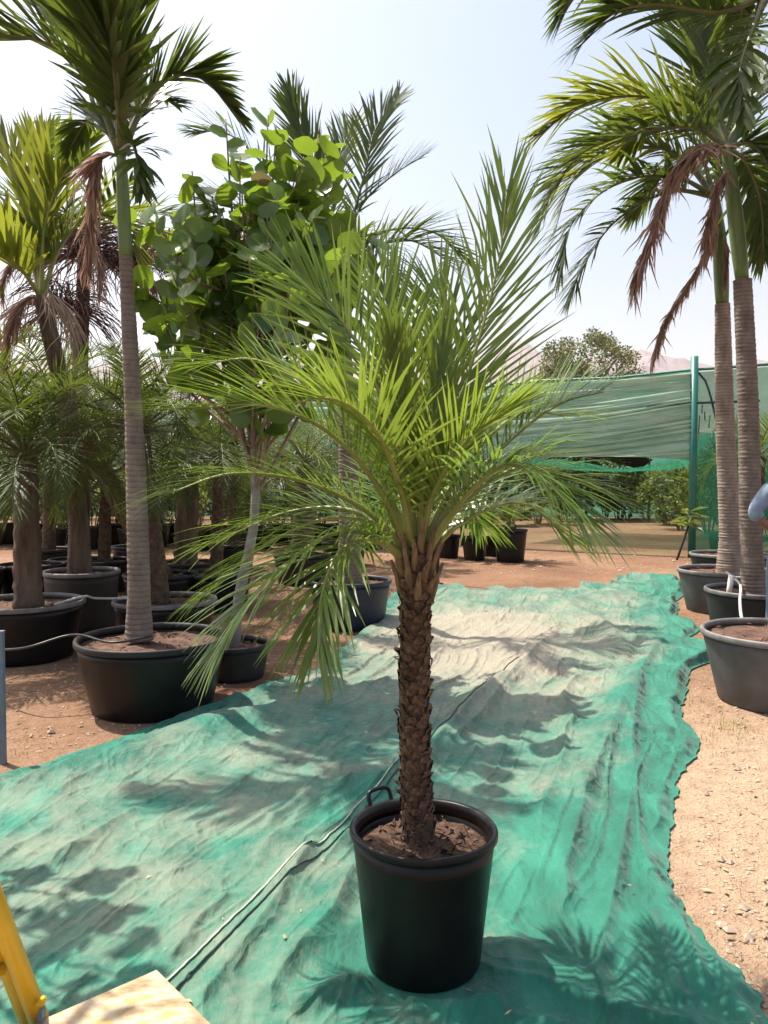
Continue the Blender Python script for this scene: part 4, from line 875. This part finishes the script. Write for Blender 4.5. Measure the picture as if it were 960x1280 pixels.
# ------------------------------------------------------------------ shade house
def grid_mesh(name, U, V, fn, m, parent, smooth=True):
    mb = MB(); vs = [fn(i / U, j / V) for j in range(V + 1) for i in range(U + 1)]
    mb.add(vs, [(j * (U + 1) + i, j * (U + 1) + i + 1, (j + 1) * (U + 1) + i + 1, (j + 1) * (U + 1) + i) for j in range(V) for i in range(U)])
    return mb.build(name, m, parent, smooth)
pR = Vector((6.17, 16.0, 0)); pLft = Vector((-9.5, 26.3, 0)); dirn = (pLft - pR).normalized(); nrm = Vector((-dirn.y, dirn.x, 0)); nrm = nrm if nrm.y > 0 else -nrm
sh = thing('shade_house', 'green netting shade house with a sagging curtain and tall teal post', 'shade house', pR)
Lf = (pLft - pR).length
def curtain(u, v):
    s = u * Lf; q = pR + dirn * s; bay = (s % 5.2) / 5.2; sagt = .10 * math.sin(math.pi * bay)
    ztop = 3.73 - sagt * .5; zb = 1.95 + .15 * math.sin(s * .9) + .10 * float(vnoise(s * .6, 0, 3)) - .25 * math.exp(-s * 1.5) * 0
    conv = math.exp(-s / 3.0)                       # creases gather towards the tall post
    vv = v * (1 - .35 * conv) if v < 1 else v
    z = ztop + (zb - ztop) * v - .22 * math.sin(math.pi * min(1, s / 6)) * math.sin(math.pi * v)
    cz = v * (19 + 8 * conv) + .55 * s * .35 * (1 - v * .3)
    wr = .12 * (float(ridge(s * .10 + 1.3, cz, 7, 3.0)) - .3) + .05 * (float(ridge(s * .2, cz * 1.9, 8, 2.5)) - .3)
    off = -.25 * math.sin(math.pi * v) * (1 - conv) + wr * 1.3
    return q + Vector((0, 0, z)) + nrm * off - pR
grid_mesh('curtain_net', 130, 170, curtain, 'net_curtain', sh)
# top cable, tall post and the side panel on the right
topc = [pR + Vector((0, 0, 3.74)) - dirn * 3.0] + [pR + dirn * (Lf * k / 12) + Vector((0, 0, 3.74 - (.05 if k % 2 else 0))) for k in range(13)]
MB().tube(rel(topc, sh), .03, 6).build('top_cable', 'steel_green', sh)
def roll(u, v): return None
MB().tube(rel([pR, pR + Vector((0, 0, 4.0))], sh), .075, 14).build('post', 'steel_green', sh)
for s in (5.2, 10.4, 15.6): q = pR + dirn * s + nrm * .05; MB().tube(rel([q, q + Vector((0, 0, 3.75))], sh), .05, 10).build('post', 'steel_blue', sh)
MB().tube(rel([pR + Vector((0, 0, 3.05)) + dirn * .9 - nrm * .1, pR + Vector((0, 0, 3.08)), pR - dirn * 1.2 + Vector((0, 0, 3.06))], sh), .025, 6).build('tie_rope', 'cord_dark', sh)
mbk = MB()
rs = random.Random(8)
for k in range(4):
    q = pR - dirn * rs.uniform(.12, .32) + Vector((0, 0, rs.uniform(2.75, 3.05))) - nrm * rs.uniform(.02, .1); mbk.tube(rel([q, q + Vector((rs.gauss(0, .05), 0, -rs.uniform(.1, .4)))], sh), .012, 4)
mbk.build('rope_ends', 'cord_dark', sh)
def side(u, v):
    # panel right of the post: edge sweeps from the post top out to the right as it falls
    z = 3.70 * (1 - v); e = .05; s = e + (4.8 - e) * u
    q = pR - dirn * s; off = .06 * (float(ridge(s * .8, v * 5, 17, 1.2)) - .4) + .12 * math.sin(s * 1.3) * v
    return q + Vector((0, 0, z)) + nrm * (.08 + off) - pR
grid_mesh('side_net', 60, 50, side, 'net_side', sh)
MB().tube([Vector(side((.9 * ((k / 20) ** .6) * (1 - .35 * k / 20)) / 4.8, k / 20)) - nrm * .05 for k in range(21)], .022, 5).build('net_hem', 'cord_dark', sh)
# inner net sheet under the curtain on the right, a low sag between posts
def inner(u, v):
    q = pR + dirn * (.2 + 5.0 * u) + nrm * (1.6 + 5.0 * v); return q + Vector((0, 0, 2.18 - .42 * math.sin(math.pi * u) * (1 - .2 * v) + .05 * float(vnoise(u * 6, v * 6, 4)))) - pR
grid_mesh('inner_net', 24, 24, inner, 'net_side', sh)
# back wall far behind with posts
bk0 = Vector((19, 33.5, 0)); bk1 = Vector((-24, 36.5, 0)); db = (bk1 - bk0).normalized(); Lb = (bk1 - bk0).length
bw = thing('net_fence', 'far green net fence on dark posts behind the shrubs', 'fence', bk0)
def back(u, v):
    s = u * Lb; q = bk0 + db * s; return q + Vector((0, .12 * float(vnoise(s * .8, v * 2, 6)), 3.5 * (1 - v) + .06 * math.sin(s * 1.3) * (1 - v))) - bk0
grid_mesh('net', 120, 16, back, 'net_far', bw)
k = 0
while k * 2.6 < Lb:
    q = bk0 + db * k * 2.6 + Vector((0, -.12, 0)); MB().tube(rel([q, q + Vector((0, 0, 3.6))], bw), .045, 8).build('post', 'steel_blue', bw); k += 1
# roof net
def roof(u, v):
    a = pR - dirn * 4.8 + dirn * (Lf + 4.8) * u; b_ = bk0 + db * Lb * u; q = a.lerp(Vector((b_.x * .9, b_.y, 0)), v)
    return q + Vector((0, 0, 3.70 - .12 * abs(math.sin(u * 12)) * abs(math.sin(v * 9)))) - pR
grid_mesh('roof_net', 70, 30, roof, 'net_roof', sh)

# ------------------------------------------------------------------ shrubs, cycads, background tree
def shrub_leaves(seed, n, rx, rz, z0, ls, up=.4, m='shrub_leaf', clumps=26):
    rs = random.Random(seed); mb = MB(); cl = []
    for k in range(clumps):
        a = rs.uniform(0, 6.3); h = rs.random(); r = rx * (1 - .55 * abs(h - .4) ** 1.2) * rs.random() ** .45
        cl.append((Vector((r * math.cos(a), r * math.sin(a), z0 + rz * h)), rs.uniform(.10, .26) * rx * 1.2))
    for k in range(n):
        c, cr_ = cl[rs.randrange(clumps)]; d = Vector((rs.gauss(0, 1), rs.gauss(0, 1), rs.gauss(0, .9))); d.normalize(); p = c + d * cr_ * rs.random() ** .4
        l = (d + Vector((rs.gauss(0, .6), rs.gauss(0, .6), rs.gauss(up * .3, .5)))).normalized(); wv = l.cross(Vector((rs.gauss(0, 1), rs.gauss(0, 1), 1.2))).normalized(); s = ls * rs.uniform(.6, 1.25)
        nn = l.cross(wv)
        mb.add([p, p + l * s * .5 + wv * s * .25 + nn * s * .06, p + l * s, p + l * s * .5 - wv * s * .25 + nn * s * .06], [(0, 1, 2, 3)])
    return mb.mesh('foliage', m, smooth=False)
def stem_mesh(seed, n, h, r, m='twig'):
    rs = random.Random(seed); mb = MB()
    for k in range(n):
        a = rs.uniform(0, 6.3); o = Vector((.12 * math.cos(a), .12 * math.sin(a), 0)) * r; t = Vector((math.cos(a) * r * rs.uniform(.3, .9), math.sin(a) * r * rs.uniform(.3, .9), h * rs.uniform(.7, 1)))
        mb.tube(crom([o, o.lerp(t, .5) + Vector((0, 0, .1)), t], 6), [.016, .014, .013, .012, .01, .008, .006], 4)
    return mb.mesh('stem', m)
SH = [shrub_leaves(100 + k, 1500, .85, 1.5, .35, .15, clumps=30) for k in range(5)]
ST = [stem_mesh(120 + k, 9, 1.5, .7) for k in range(3)]
rs = random.Random(91)
sg = 'leafy shrubs growing before the far net'
adj = ['tall loose', 'low spreading', 'dense dark', 'yellow green', 'open twiggy']
near = {0: 'beside the open sandy lane', 1: 'behind the potted cycads', 2: 'before the far net fence'}
row = [(px, py) for px, py in [(700, 652), (728, 650), (757, 648), (785, 648), (808, 650), (833, 656), (850, 662), (672, 655), (640, 657), (612, 657), (585, 657), (560, 657), (535, 657), (505, 658), (885, 668), (925, 672), (965, 675), (1010, 672)]]
SH2 = [shrub_leaves(140 + k, 1500, .85, 1.5, .35, .15, clumps=30, m='shrub_leaf_dark') for k in range(2)]
for k, (px, py) in enumerate(row):
    c = G(px, py); c.z = 0
    o = thing('shrub', ('yellow green', 'dark leaved', 'yellow green', 'dark leaved', 'yellow green')[k % 5] + ' shrub growing in the row before the far net', 'shrub', c, sg, rs.uniform(0, 6.3)); s = rs.uniform(.85, 1.2); o.scale = (s, s, s * rs.uniform(.85, 1.15))
    link('foliage', SH2[k // 5 % 2] if k % 5 in (1, 3) else SH[k % 5], o)['kind'] = 'stuff'; link('stem', ST[k % 3], o)
npot = None
for k in range(20):
    px = 480 - 26 * k; py = 684 + rs.uniform(-6, 6); c = G(px, py); c.z = 0
    dk_ = 'dark leaved' if k % 3 else 'yellow green'
    root = pot('black nursery pot of a ' + dk_ + ' shrub behind the left palms', c, .34, .28, .5, 'pot_black', 'pot_dusty', group='shrub pots behind the left palms', seg=24)
    o = thing('shrub', dk_ + ' potted shrub in the row behind the left palms', 'shrub', c + Vector((0, 0, .42)), 'potted shrubs behind the left palms', rs.uniform(0, 6.3)); s = rs.uniform(.75, 1.05); o.scale = (s, s, s * rs.uniform(.75, 1.0))
    link('foliage', SH2[k % 2] if k % 3 else SH[k % 5], o)['kind'] = 'stuff'; link('stem', ST[k % 3], o)
# second, farther rank against the fence
for k in range(16):
    c = Vector((17 - 2.5 * k + rs.uniform(-.4, .4), 31.6 + rs.uniform(-.5, .5), 0))
    o = thing('shrub', 'tall green shrub in the rank standing against the net fence', 'shrub', c, 'tall shrubs against the net fence', rs.uniform(0, 6.3)); s = rs.uniform(1.2, 1.5); o.scale = (s * 1.1, s * 1.1, s)
    link('foliage', SH[(k + 2) % 5], o)['kind'] = 'stuff'; link('stem', ST[k % 3], o)
# dark shelter cover behind the lane
sc_ = P(742, 578, 29.5)
dk = thing('dark_cover', 'black cloth cover stretched low over the shrubs under the shade house', 'cover', (sc_.x, 29.5, 0))
grid_mesh('cloth', 16, 10, lambda u, v: (-2.0 + 4.2 * u, 1.6 * v, 2.25 + .5 * math.sin(math.pi * (u * .85 + .12)) - .35 * v), 'canvas_black', dk)
for x_ in (-1.9, 2.1): MB().tube([(x_, .1, 0), (x_, .1, 2.45)], .03, 6).build('pole', 'steel_dark', dk)
# tall potted bush behind the green post
bp = G(903, 690); bp.z = 0
pot('black nursery pot of the tall bush behind the teal post', bp, .30, .24, .42, 'pot_black', seg=32)
o = thing('potted_bush', 'tall bush with many pale upright stems beside the teal post', 'shrub', bp + Vector((0, 0, .38)))
link('foliage', shrub_leaves(200, 1700, .75, 1.9, .35, .14, .6, clumps=46), o)['kind'] = 'stuff'; link('stem', stem_mesh(201, 22, 2.0, .5, 'twig'), o)
# young leaning plant on a stake beside the post
yb = G(846, 700); yb.z = 0
o = thing('young_plant', 'young plant with long leaves tied to a leaning dark stake', 'plant', yb)
MB().tube([(0, 0, 0), (.12, 0, .35), (.22, 0, .68)], .022, 6).build('stake', 'steel_dark', o)
mb = MB()
for k in range(16):
    a = rs.uniform(0, 6.3); d = Vector((math.cos(a), math.sin(a), rs.uniform(-.2, .6))).normalized(); c = Vector((.22, 0, .62 + rs.uniform(0, .35))); wv = d.cross(Vector((0, 0, 1))).normalized() * .05; l = rs.uniform(.3, .5)
    mb.add([c, c + d * l * .5 + wv, c + d * l - Vector((0, 0, .1)), c + d * l * .5 - wv], [(0, 1, 2, 3)])
mb.build('foliage', 'shrub_leaf', o, smooth=False)
# cycads in black pots
cyg = 'potted cycads on the earth'
for k, (px, py, lb, pb) in enumerate([(560, 697, 'yellowish cycad in a small pot beside the dark pole', 'small black pot of the yellowish cycad'), (593, 700, 'spiky cycad in the middle pot of three', 'middle black pot of the three cycads'), (638, 702, 'broad cycad in the largest of the three pots', 'largest black pot of the three cycads')]):
    c = G(px, py); c.z = 0; r = .24 if k < 2 else .31
    pot(pb, c, r, r * .82, .46 if k < 2 else .62, 'pot_black', 'pot_dusty', group=cyg, seg=32); hh = (.46 if k < 2 else .62) - .06
    root = thing('cycad', lb, 'cycad', c + Vector((0, 0, hh)), cyg)
    MB().lathe([(.09, -.02), (.11, .06), (.10, .14), (.05, .2)], 12, capt=True, wob=lambda a, z: .1 * math.sin(7 * a)).build('stem', 'rough_trunk', root)
    for q in range(18):
        add_frond(root, arc(c + Vector((0, 0, hh + .18)), q * 137.5, 70 - q * 3.2, .85, 60), L=.14, n=34, wd=.014, vee=25, grav=.1, a0=65, a1=45, mleaf='date_leaf' if k == 0 else 'fine_leaf', mrach='rachis', segs=3, bare=.12)
# second dark small pot cluster
c = G(612, 697); c.z = 0; pot('squat black pot squeezed between the cycad pots', c + Vector((.1, .35, 0)), .22, .18, .40, 'pot_black', 'pot_dusty', seg=32)
# dark pole by the cycads
q = G(547, 730); q.z = 0
po = thing('dark_pole', 'thin dark steel pole standing behind the date palm trunk', 'pole', q)
MB().tube([(0, 0, 0), (0, 0, 2.1)], .028, 8).build('shaft', 'steel_dark', po); MB().lathe([(.09, 0), (.09, .012), (.03, .02)], 12, capb=True).build('foot_plate', 'steel_dark', po)
# round tree beyond the shade house
tr_c = Vector((12.0, 47, 0)); bt = thing('round_tree', 'round dusty green tree rising beyond the shade house', 'tree', tr_c)
tk = [Vector((0, 0, 0)), Vector((.1, 0, 2.5)), Vector((-.1, 0, 4.6)), Vector((.1, 0, 6.4))]; MB().tube(crom(tk, 16), [.28 - .13 * i / 16 for i in range(17)], 10, wob=.08).build('trunk', 'bark', bt)
rs = random.Random(15); mb = MB(); cl = []
for k in range(9):
    a = rs.uniform(0, 6.3); e = Vector((math.cos(a) * rs.uniform(1, 2.3), math.sin(a) * rs.uniform(1, 2.3), rs.uniform(6.5, 9))); MB().tube(crom([Vector((0, 0, 4 + .25 * k)), e * .6 + Vector((0, 0, 2.6)), e], 8), [.12 - .1 * i / 8 for i in range(9)], 6).build('limb', 'bark', bt)
for k in range(95):
    d = Vector((rs.gauss(0, 1), rs.gauss(0, 1), rs.gauss(0, 1))).normalized(); r = rs.random() ** .33
    c = Vector((d.x * 2.9 * r, d.y * 2.9 * r, 7.5 + d.z * 2.5 * r)); 
    if d.x < 0: c.z += .2
    cl.append((c, rs.uniform(.35, .75)))
for k in range(17000):
    c, r = cl[rs.randrange(len(cl))]; d = Vector((rs.gauss(0, 1), rs.gauss(0, 1), rs.gauss(0, .8))).normalized(); p = c + d * r * rs.random() ** .35; l = (d + Vector((rs.gauss(0, .5), rs.gauss(0, .5), rs.gauss(0, .5)))).normalized(); wv = l.cross(Vector((rs.gauss(0, 1), rs.gauss(0, 1), 1))).normalized(); s = rs.uniform(.10, .22)
    mb.add([p, p + l * s * .5 + wv * s * .28, p + l * s, p + l * s * .5 - wv * s * .28], [(0, 1, 2, 3)])
mb.build('crown', 'tree_leaf', bt, smooth=False)

# ------------------------------------------------------------------ hoses, stakes
def hose(name, label, pts, r, m, n=60, cat='hose'):
    o = thing(name, label, cat, pts[0]); MB().tube(crom(rel(pts, o), n), r, 8).build('tube', m, o); return o
hose('drip_hose', 'black drip hose sagging across the wide tub of the ringed palm', [P(-20, 812, 5.6), P(30, 810, 5.3), Vector((cA.x - .52, cA.y - .05, .505)), P(140, 803, 5.15) + Vector((0, 0, .0)), P(190, 795, 5.32)], .008, 'hose_black')
hose('water_pipe', 'thin pale pipe running between the dark left tubs', [Vector((cB.x + .3, cB.y - .05, .47)), Vector((cB.x + .5, cB.y + .1, .52)), P(120, 748, 7.3), P(160, 748, 7.35), Vector((cD.x - .4, cD.y, .47))], .011, 'hose_white')
hose('irrigation_hose', 'grey irrigation hose looping from the pale trunk down to the front tub', [Vector((P(908, 716, 9.0).x, 9.0, .51)), P(922, 727, 8.2), P(926, 735, 7.3), P(925, 752, 6.9), P(928, 775, 6.5), P(940, 788, 6.0), P(962, 795, 5.7), P(990, 800, 5.55)], .013, 'hose_grey')
o = thing('riser_pipe', 'short white riser pipe standing in the grey tub beside the person', 'pipe', (P(910, 742, 7.62).x, 7.62, .47))
zz = .43; MB().tube([(0, 0, -.06), (.015, 0, .04), (.03, 0, .17)], .026, 10).build('tube', 'hose_white', o); MB().tube([(.03, 0, .15), (.3, .05, .14), (.6, .1, .14)], .012, 8).build('side_arm', 'hose_grey', o)
o = thing('metal_stake', 'pale blue painted stake standing in the earth by the net corner', 'stake', (-2.085, 4.32, 0))
MB().box((0, 0, .36), (.03, .03, .72)).build('shaft', 'stake_blue', o, smooth=False); MB().box((0, 0, .725), (.036, .036, .012)).build('cap', 'stake_blue', o, smooth=False)

# ------------------------------------------------------------------ yellow trolley
q0 = G(196, 1211, .25); v1 = (G(265, 1280, .25) - q0).normalized(); v2 = (G(62, 1256, .25) - q0).normalized(); v2 = (v2 - v1 * v2.dot(v1)).normalized()
MT = Matrix((v1, v2, Vector((0, 0, 1)))).transposed()
bw_, bl_ = .55, .80
cc = q0 + v1 * bw_ / 2 + v2 * bl_ / 2
tl = thing('yellow_trolley', 'yellow platform trolley with worn board and steel handle', 'trolley', (cc.x, cc.y, 0))
bd = MB().box((0, 0, .238), (bw_, bl_, .022), MT.to_3x3()).build('board', 'worn_board', tl, smooth=False)
bv = bd.modifiers.new('b', 'BEVEL'); bv.width = .003; bv.segments = 2
for sx in (-1, 1): MB().box(Vector((0, 0, .205)) + v1 * sx * (bw_ / 2 - .04), (.035, bl_ - .04, .04), MT.to_3x3()).build('frame_rail', 'yellow_paint', tl, smooth=False)
for sy in (-1, 1): MB().box(Vector((0, 0, .205)) + v2 * sy * (bl_ / 2 - .05), (bw_ - .125, .03, .034), MT.to_3x3()).build('frame_rail', 'yellow_paint', tl, smooth=False)
for sx in (-1, 1):
    for sy in (-1, 1):
        c = v1 * sx * (bw_ / 2 - .05) + v2 * sy * (bl_ / 2 - .1); ax = v1
        wh = thing('wheel', None, None, c); wh.parent = tl
        ring = [(Vector((0, 0, .07)) + ax * dx + (v2 * math.cos(a) + Vector((0, 0, 1)) * math.sin(a)) * r) for r, dx in ((.03, -.018), (.062, -.018), (.068, -.010), (.068, .010), (.062, .018), (.03, .018)) for a in [2 * math.pi * k / 20 for k in range(20)]]
        mb = MB(); mb.add(ring, [(i * 20 + k, i * 20 + (k + 1) % 20, (i + 1) * 20 + (k + 1) % 20, (i + 1) * 20 + k) for i in range(5) for k in range(20)]); mb.build('tyre', 'rubber', wh)
        MB().tube([Vector((0, 0, .07)) - ax * .024, Vector((0, 0, .07)) + ax * .024], .032, 12).build('hub', 'rust', wh)
        MB().box(Vector((0, 0, .165)), (.055, .05, .05), MT.to_3x3()).build('fork', 'rust', wh, smooth=False)
hb = P(50, 1296, 1.93) - tl.location; ht = P(-24, 1102, 1.78) - tl.location; hd = (ht - hb).normalized(); hb = hb - hd * ((hb.z - .19) / hd.z); top = hb + hd * (.75 / hd.z)
sidev = Vector((.8, -.45, 0)).normalized()
for k, (off, rr) in enumerate(((-.024, .022), (.026, .023))): MB().tube([hb + sidev * off, top + sidev * off], rr, 12).build('handle_tube', 'yellow_paint', tl)
MB().tube([hb - sidev * .022 + v2 * .4, top - sidev * .022 + v2 * .4], .02, 12).build('handle_tube', 'yellow_paint', tl)
MB().tube(crom([top + sidev * .0, top + hd * .06 + v2 * .05, top + hd * .07 + v2 * .2, top + hd * .06 + v2 * .35, top + v2 * .4], 20), .02, 12).build('handle_bar', 'yellow_paint', tl)
hk = hb + hd * (.11 / hd.z) + sidev * .043; MB().tube(crom([hk, hk + sidev * .02 + Vector((0, 0, .004)), hk + sidev * .026 + Vector((0, 0, .02))], 8), .007, 8).build('hook', 'yellow_paint', tl)
MB().box(hb + hd * (.075 / hd.z) + sidev * .046, (.012, .02, .03)).build('clip', 'stake_blue', tl, smooth=False)
MB().tube([hb + hd * .22 + v2 * .02, hb + hd * .22 + v2 * .38], .014, 10).build('cross_bar', 'yellow_paint', tl)

# ------------------------------------------------------------------ person at the right edge
def skin_mesh(name, verts, edges, radii, m, parent, root_i=0, sub=2):
    me = bpy.data.meshes.new(name); me.from_pydata([tuple(v) for v in verts], edges, []); me.update()
    o = bpy.data.objects.new(name, me); COL.objects.link(o); o.parent = parent
    md = o.modifiers.new('skin', 'SKIN'); sv = me.skin_vertices[0].data
    for k, r in enumerate(radii): sv[k].radius = (r, r) if not hasattr(r, '__len__') else r
    sv[root_i].use_root = True; md.use_smooth_shade = True
    ss = o.modifiers.new('sub', 'SUBSURF'); ss.levels = sub; ss.render_levels = sub
    me.materials.append(MATS[m]); return o
pc = Vector((3.37, 6.62, 0)); pe = thing('person', 'person in blue denim shirt standing among tubs with hand on hip', 'person', pc)
elb = P(941, 642, 6.6) - pc
V_ = lambda x, y, z: Vector((x, y, z))
shL, shR = V_(-.185, 0, 1.455), V_(.185, 0, 1.455)
wrL = V_(-.13, -.13, 1.08); elR = V_(.25, .02, 1.16); wrR = V_(.24, -.16, 1.0)
# body, one continuous skin surface
bv_ = [V_(0, 0, .96), V_(0, .01, 1.12), V_(0, .015, 1.30), V_(0, .01, 1.44), V_(0, -.005, 1.52), V_(0, -.02, 1.58), V_(0, -.03, 1.66), V_(0, -.03, 1.74),
       shL, elb, wrL, wrL + V_(.05, -.01, -.04), shR, elR, wrR, wrR + V_(-.01, -.03, -.07),
       V_(-.10, 0, .90), V_(-.12, -.02, .50), V_(-.125, .03, .09), V_(-.13, -.10, .04), V_(.10, 0, .90), V_(.13, -.01, .50), V_(.14, .03, .09), V_(.16, -.10, .04)]
be = [(0, 1), (1, 2), (2, 3), (3, 4), (4, 5), (5, 6), (6, 7), (3, 8), (8, 9), (9, 10), (10, 11), (3, 12), (12, 13), (13, 14), (14, 15), (0, 16), (16, 17), (17, 18), (18, 19), (0, 20), (20, 21), (21, 22), (22, 23)]
br = [(.15, .10), (.135, .095), (.15, .105), (.12, .085), .055, .055, .085, .075, .06, .042, .028, .035, .06, .042, .028, .035, .085, .058, .042, .035, .085, .058, .042, .035]
skin_mesh('body', bv_, be, br, 'skin', pe)
# shirt over torso and sleeves to just past the elbow
slv = elb.lerp(wrL, .30); slr = elR.lerp(wrR, .25)
skin_mesh('shirt', [V_(0, 0, .93), V_(0, .01, 1.12), V_(0, .015, 1.30), V_(0, .01, 1.44), V_(0, -.0, 1.515), shL, elb, slv, shR, elR, slr], [(0, 1), (1, 2), (2, 3), (3, 4), (3, 5), (5, 6), (6, 7), (3, 8), (8, 9), (9, 10)], [(.175, .12), (.16, .115), (.172, .122), (.14, .10), .072, .082, .068, .060, .082, .066, .06], 'denim', pe)
skin_mesh('trousers', [V_(0, 0, .98), V_(-.10, 0, .89), V_(-.12, -.02, .50), V_(-.125, .03, .11), V_(.10, 0, .89), V_(.13, -.01, .50), V_(.14, .03, .11)], [(0, 1), (1, 2), (2, 3), (0, 4), (4, 5), (5, 6)], [(.155, .11), .103, .078, .07, .103, .078, .07], 'trouser', pe)
def blob(name, c, r, m, parent, seg=16, rings=10):
    mb = MB(); vs = []; fs = []
    prof = [(max(.02, math.sin(math.pi * i / rings)), -math.cos(math.pi * i / rings)) for i in range(rings + 1)]
    for (a, z) in prof:
        for k in range(seg): t = 2 * math.pi * k / seg; vs.append((c[0] + r[0] * a * math.cos(t), c[1] + r[1] * a * math.sin(t), c[2] + r[2] * z))
    for i in range(rings):
        for k in range(seg): q = i * seg + k; w_ = i * seg + (k + 1) % seg; fs.append((q, w_, w_ + seg, q + seg))
    return mb.add(vs, fs).build(name, m, parent)
blob('hair', (0, -.005, 1.745), (.088, .095, .085), 'hair', pe)
blob('nose', (0, -.125, 1.665), (.014, .02, .022), 'skin', pe, 10, 6); blob('mouth', (0, -.105, 1.618), (.026, .012, .007), 'skin', pe, 10, 6)
for s in (-1, 1):
    blob('ear', (s * .085, -.02, 1.67), (.012, .024, .034), 'skin', pe, 10, 6); blob('eye', (s * .033, -.103, 1.695), (.013, .010, .009), 'eye_white', pe, 10, 6)
def hand(w_, dirv, nrmv, flip):
    d = dirv.normalized(); nn = nrmv.normalized(); sd = d.cross(nn).normalized() * flip; vs = [w_ + d * .03]; es = []; rr = [.026]
    vs.append(w_ + d * .075); es.append((0, 1)); rr.append(.026)
    for k, (o_, l) in enumerate(((-.03, .062), (-.01, .072), (.011, .068), (.03, .052))):
        b0 = len(vs); a = w_ + d * .085 + sd * o_; vs += [a, a + d * l * .5 - nn * .012, a + d * l * .85 - nn * .034]; es += [(1, b0), (b0, b0 + 1), (b0 + 1, b0 + 2)]; rr += [.0095, .0088, .0075]
    b0 = len(vs); vs += [w_ + d * .04 - sd * .034, w_ + d * .065 - sd * .052 - nn * .012, w_ + d * .09 - sd * .056 - nn * .022]; es += [(0, b0), (b0, b0 + 1), (b0 + 1, b0 + 2)]; rr += [.012, .0105, .009]
    skin_mesh('hand', vs, es, rr, 'skin', pe, 0, 1)
hand(wrL, V_(.55, -.1, -.75), V_(-.8, -.3, -.5), 1); hand(wrR, V_(-.05, -.25, -.9), V_(.9, 0, -.1), -1)
for s, a in ((-1, V_(-.13, -.05, .018)), (1, V_(.15, -.05, .018))):
    mb = MB(); mb.box(a, (.085, .25, .035)); o = mb.build('sandal', 'sandal', pe); bm_ = o.modifiers.new('b', 'BEVEL'); bm_.width = .015; bm_.segments = 3

# ------------------------------------------------------------------ haze
mh, n = mat('haze_air'); vol = N(n, 'ShaderNodeVolumePrincipled'); vol.inputs['Color'].default_value = (.93, .93, .97, 1); vol.inputs['Density'].default_value = 1.2e-4; vol.inputs['Anisotropy'].default_value = 0.2
oo = N(n, 'ShaderNodeOutputMaterial'); n.links.new(vol.outputs[0], oo.inputs['Volume'])
hz = MB().box((800, 1800, 320), (11000, 5400, 642)).build('haze', 'haze_air', smooth=False); tag(hz, 'pale dusty haze filling the air towards the mountains', 'haze', kind='stuff')
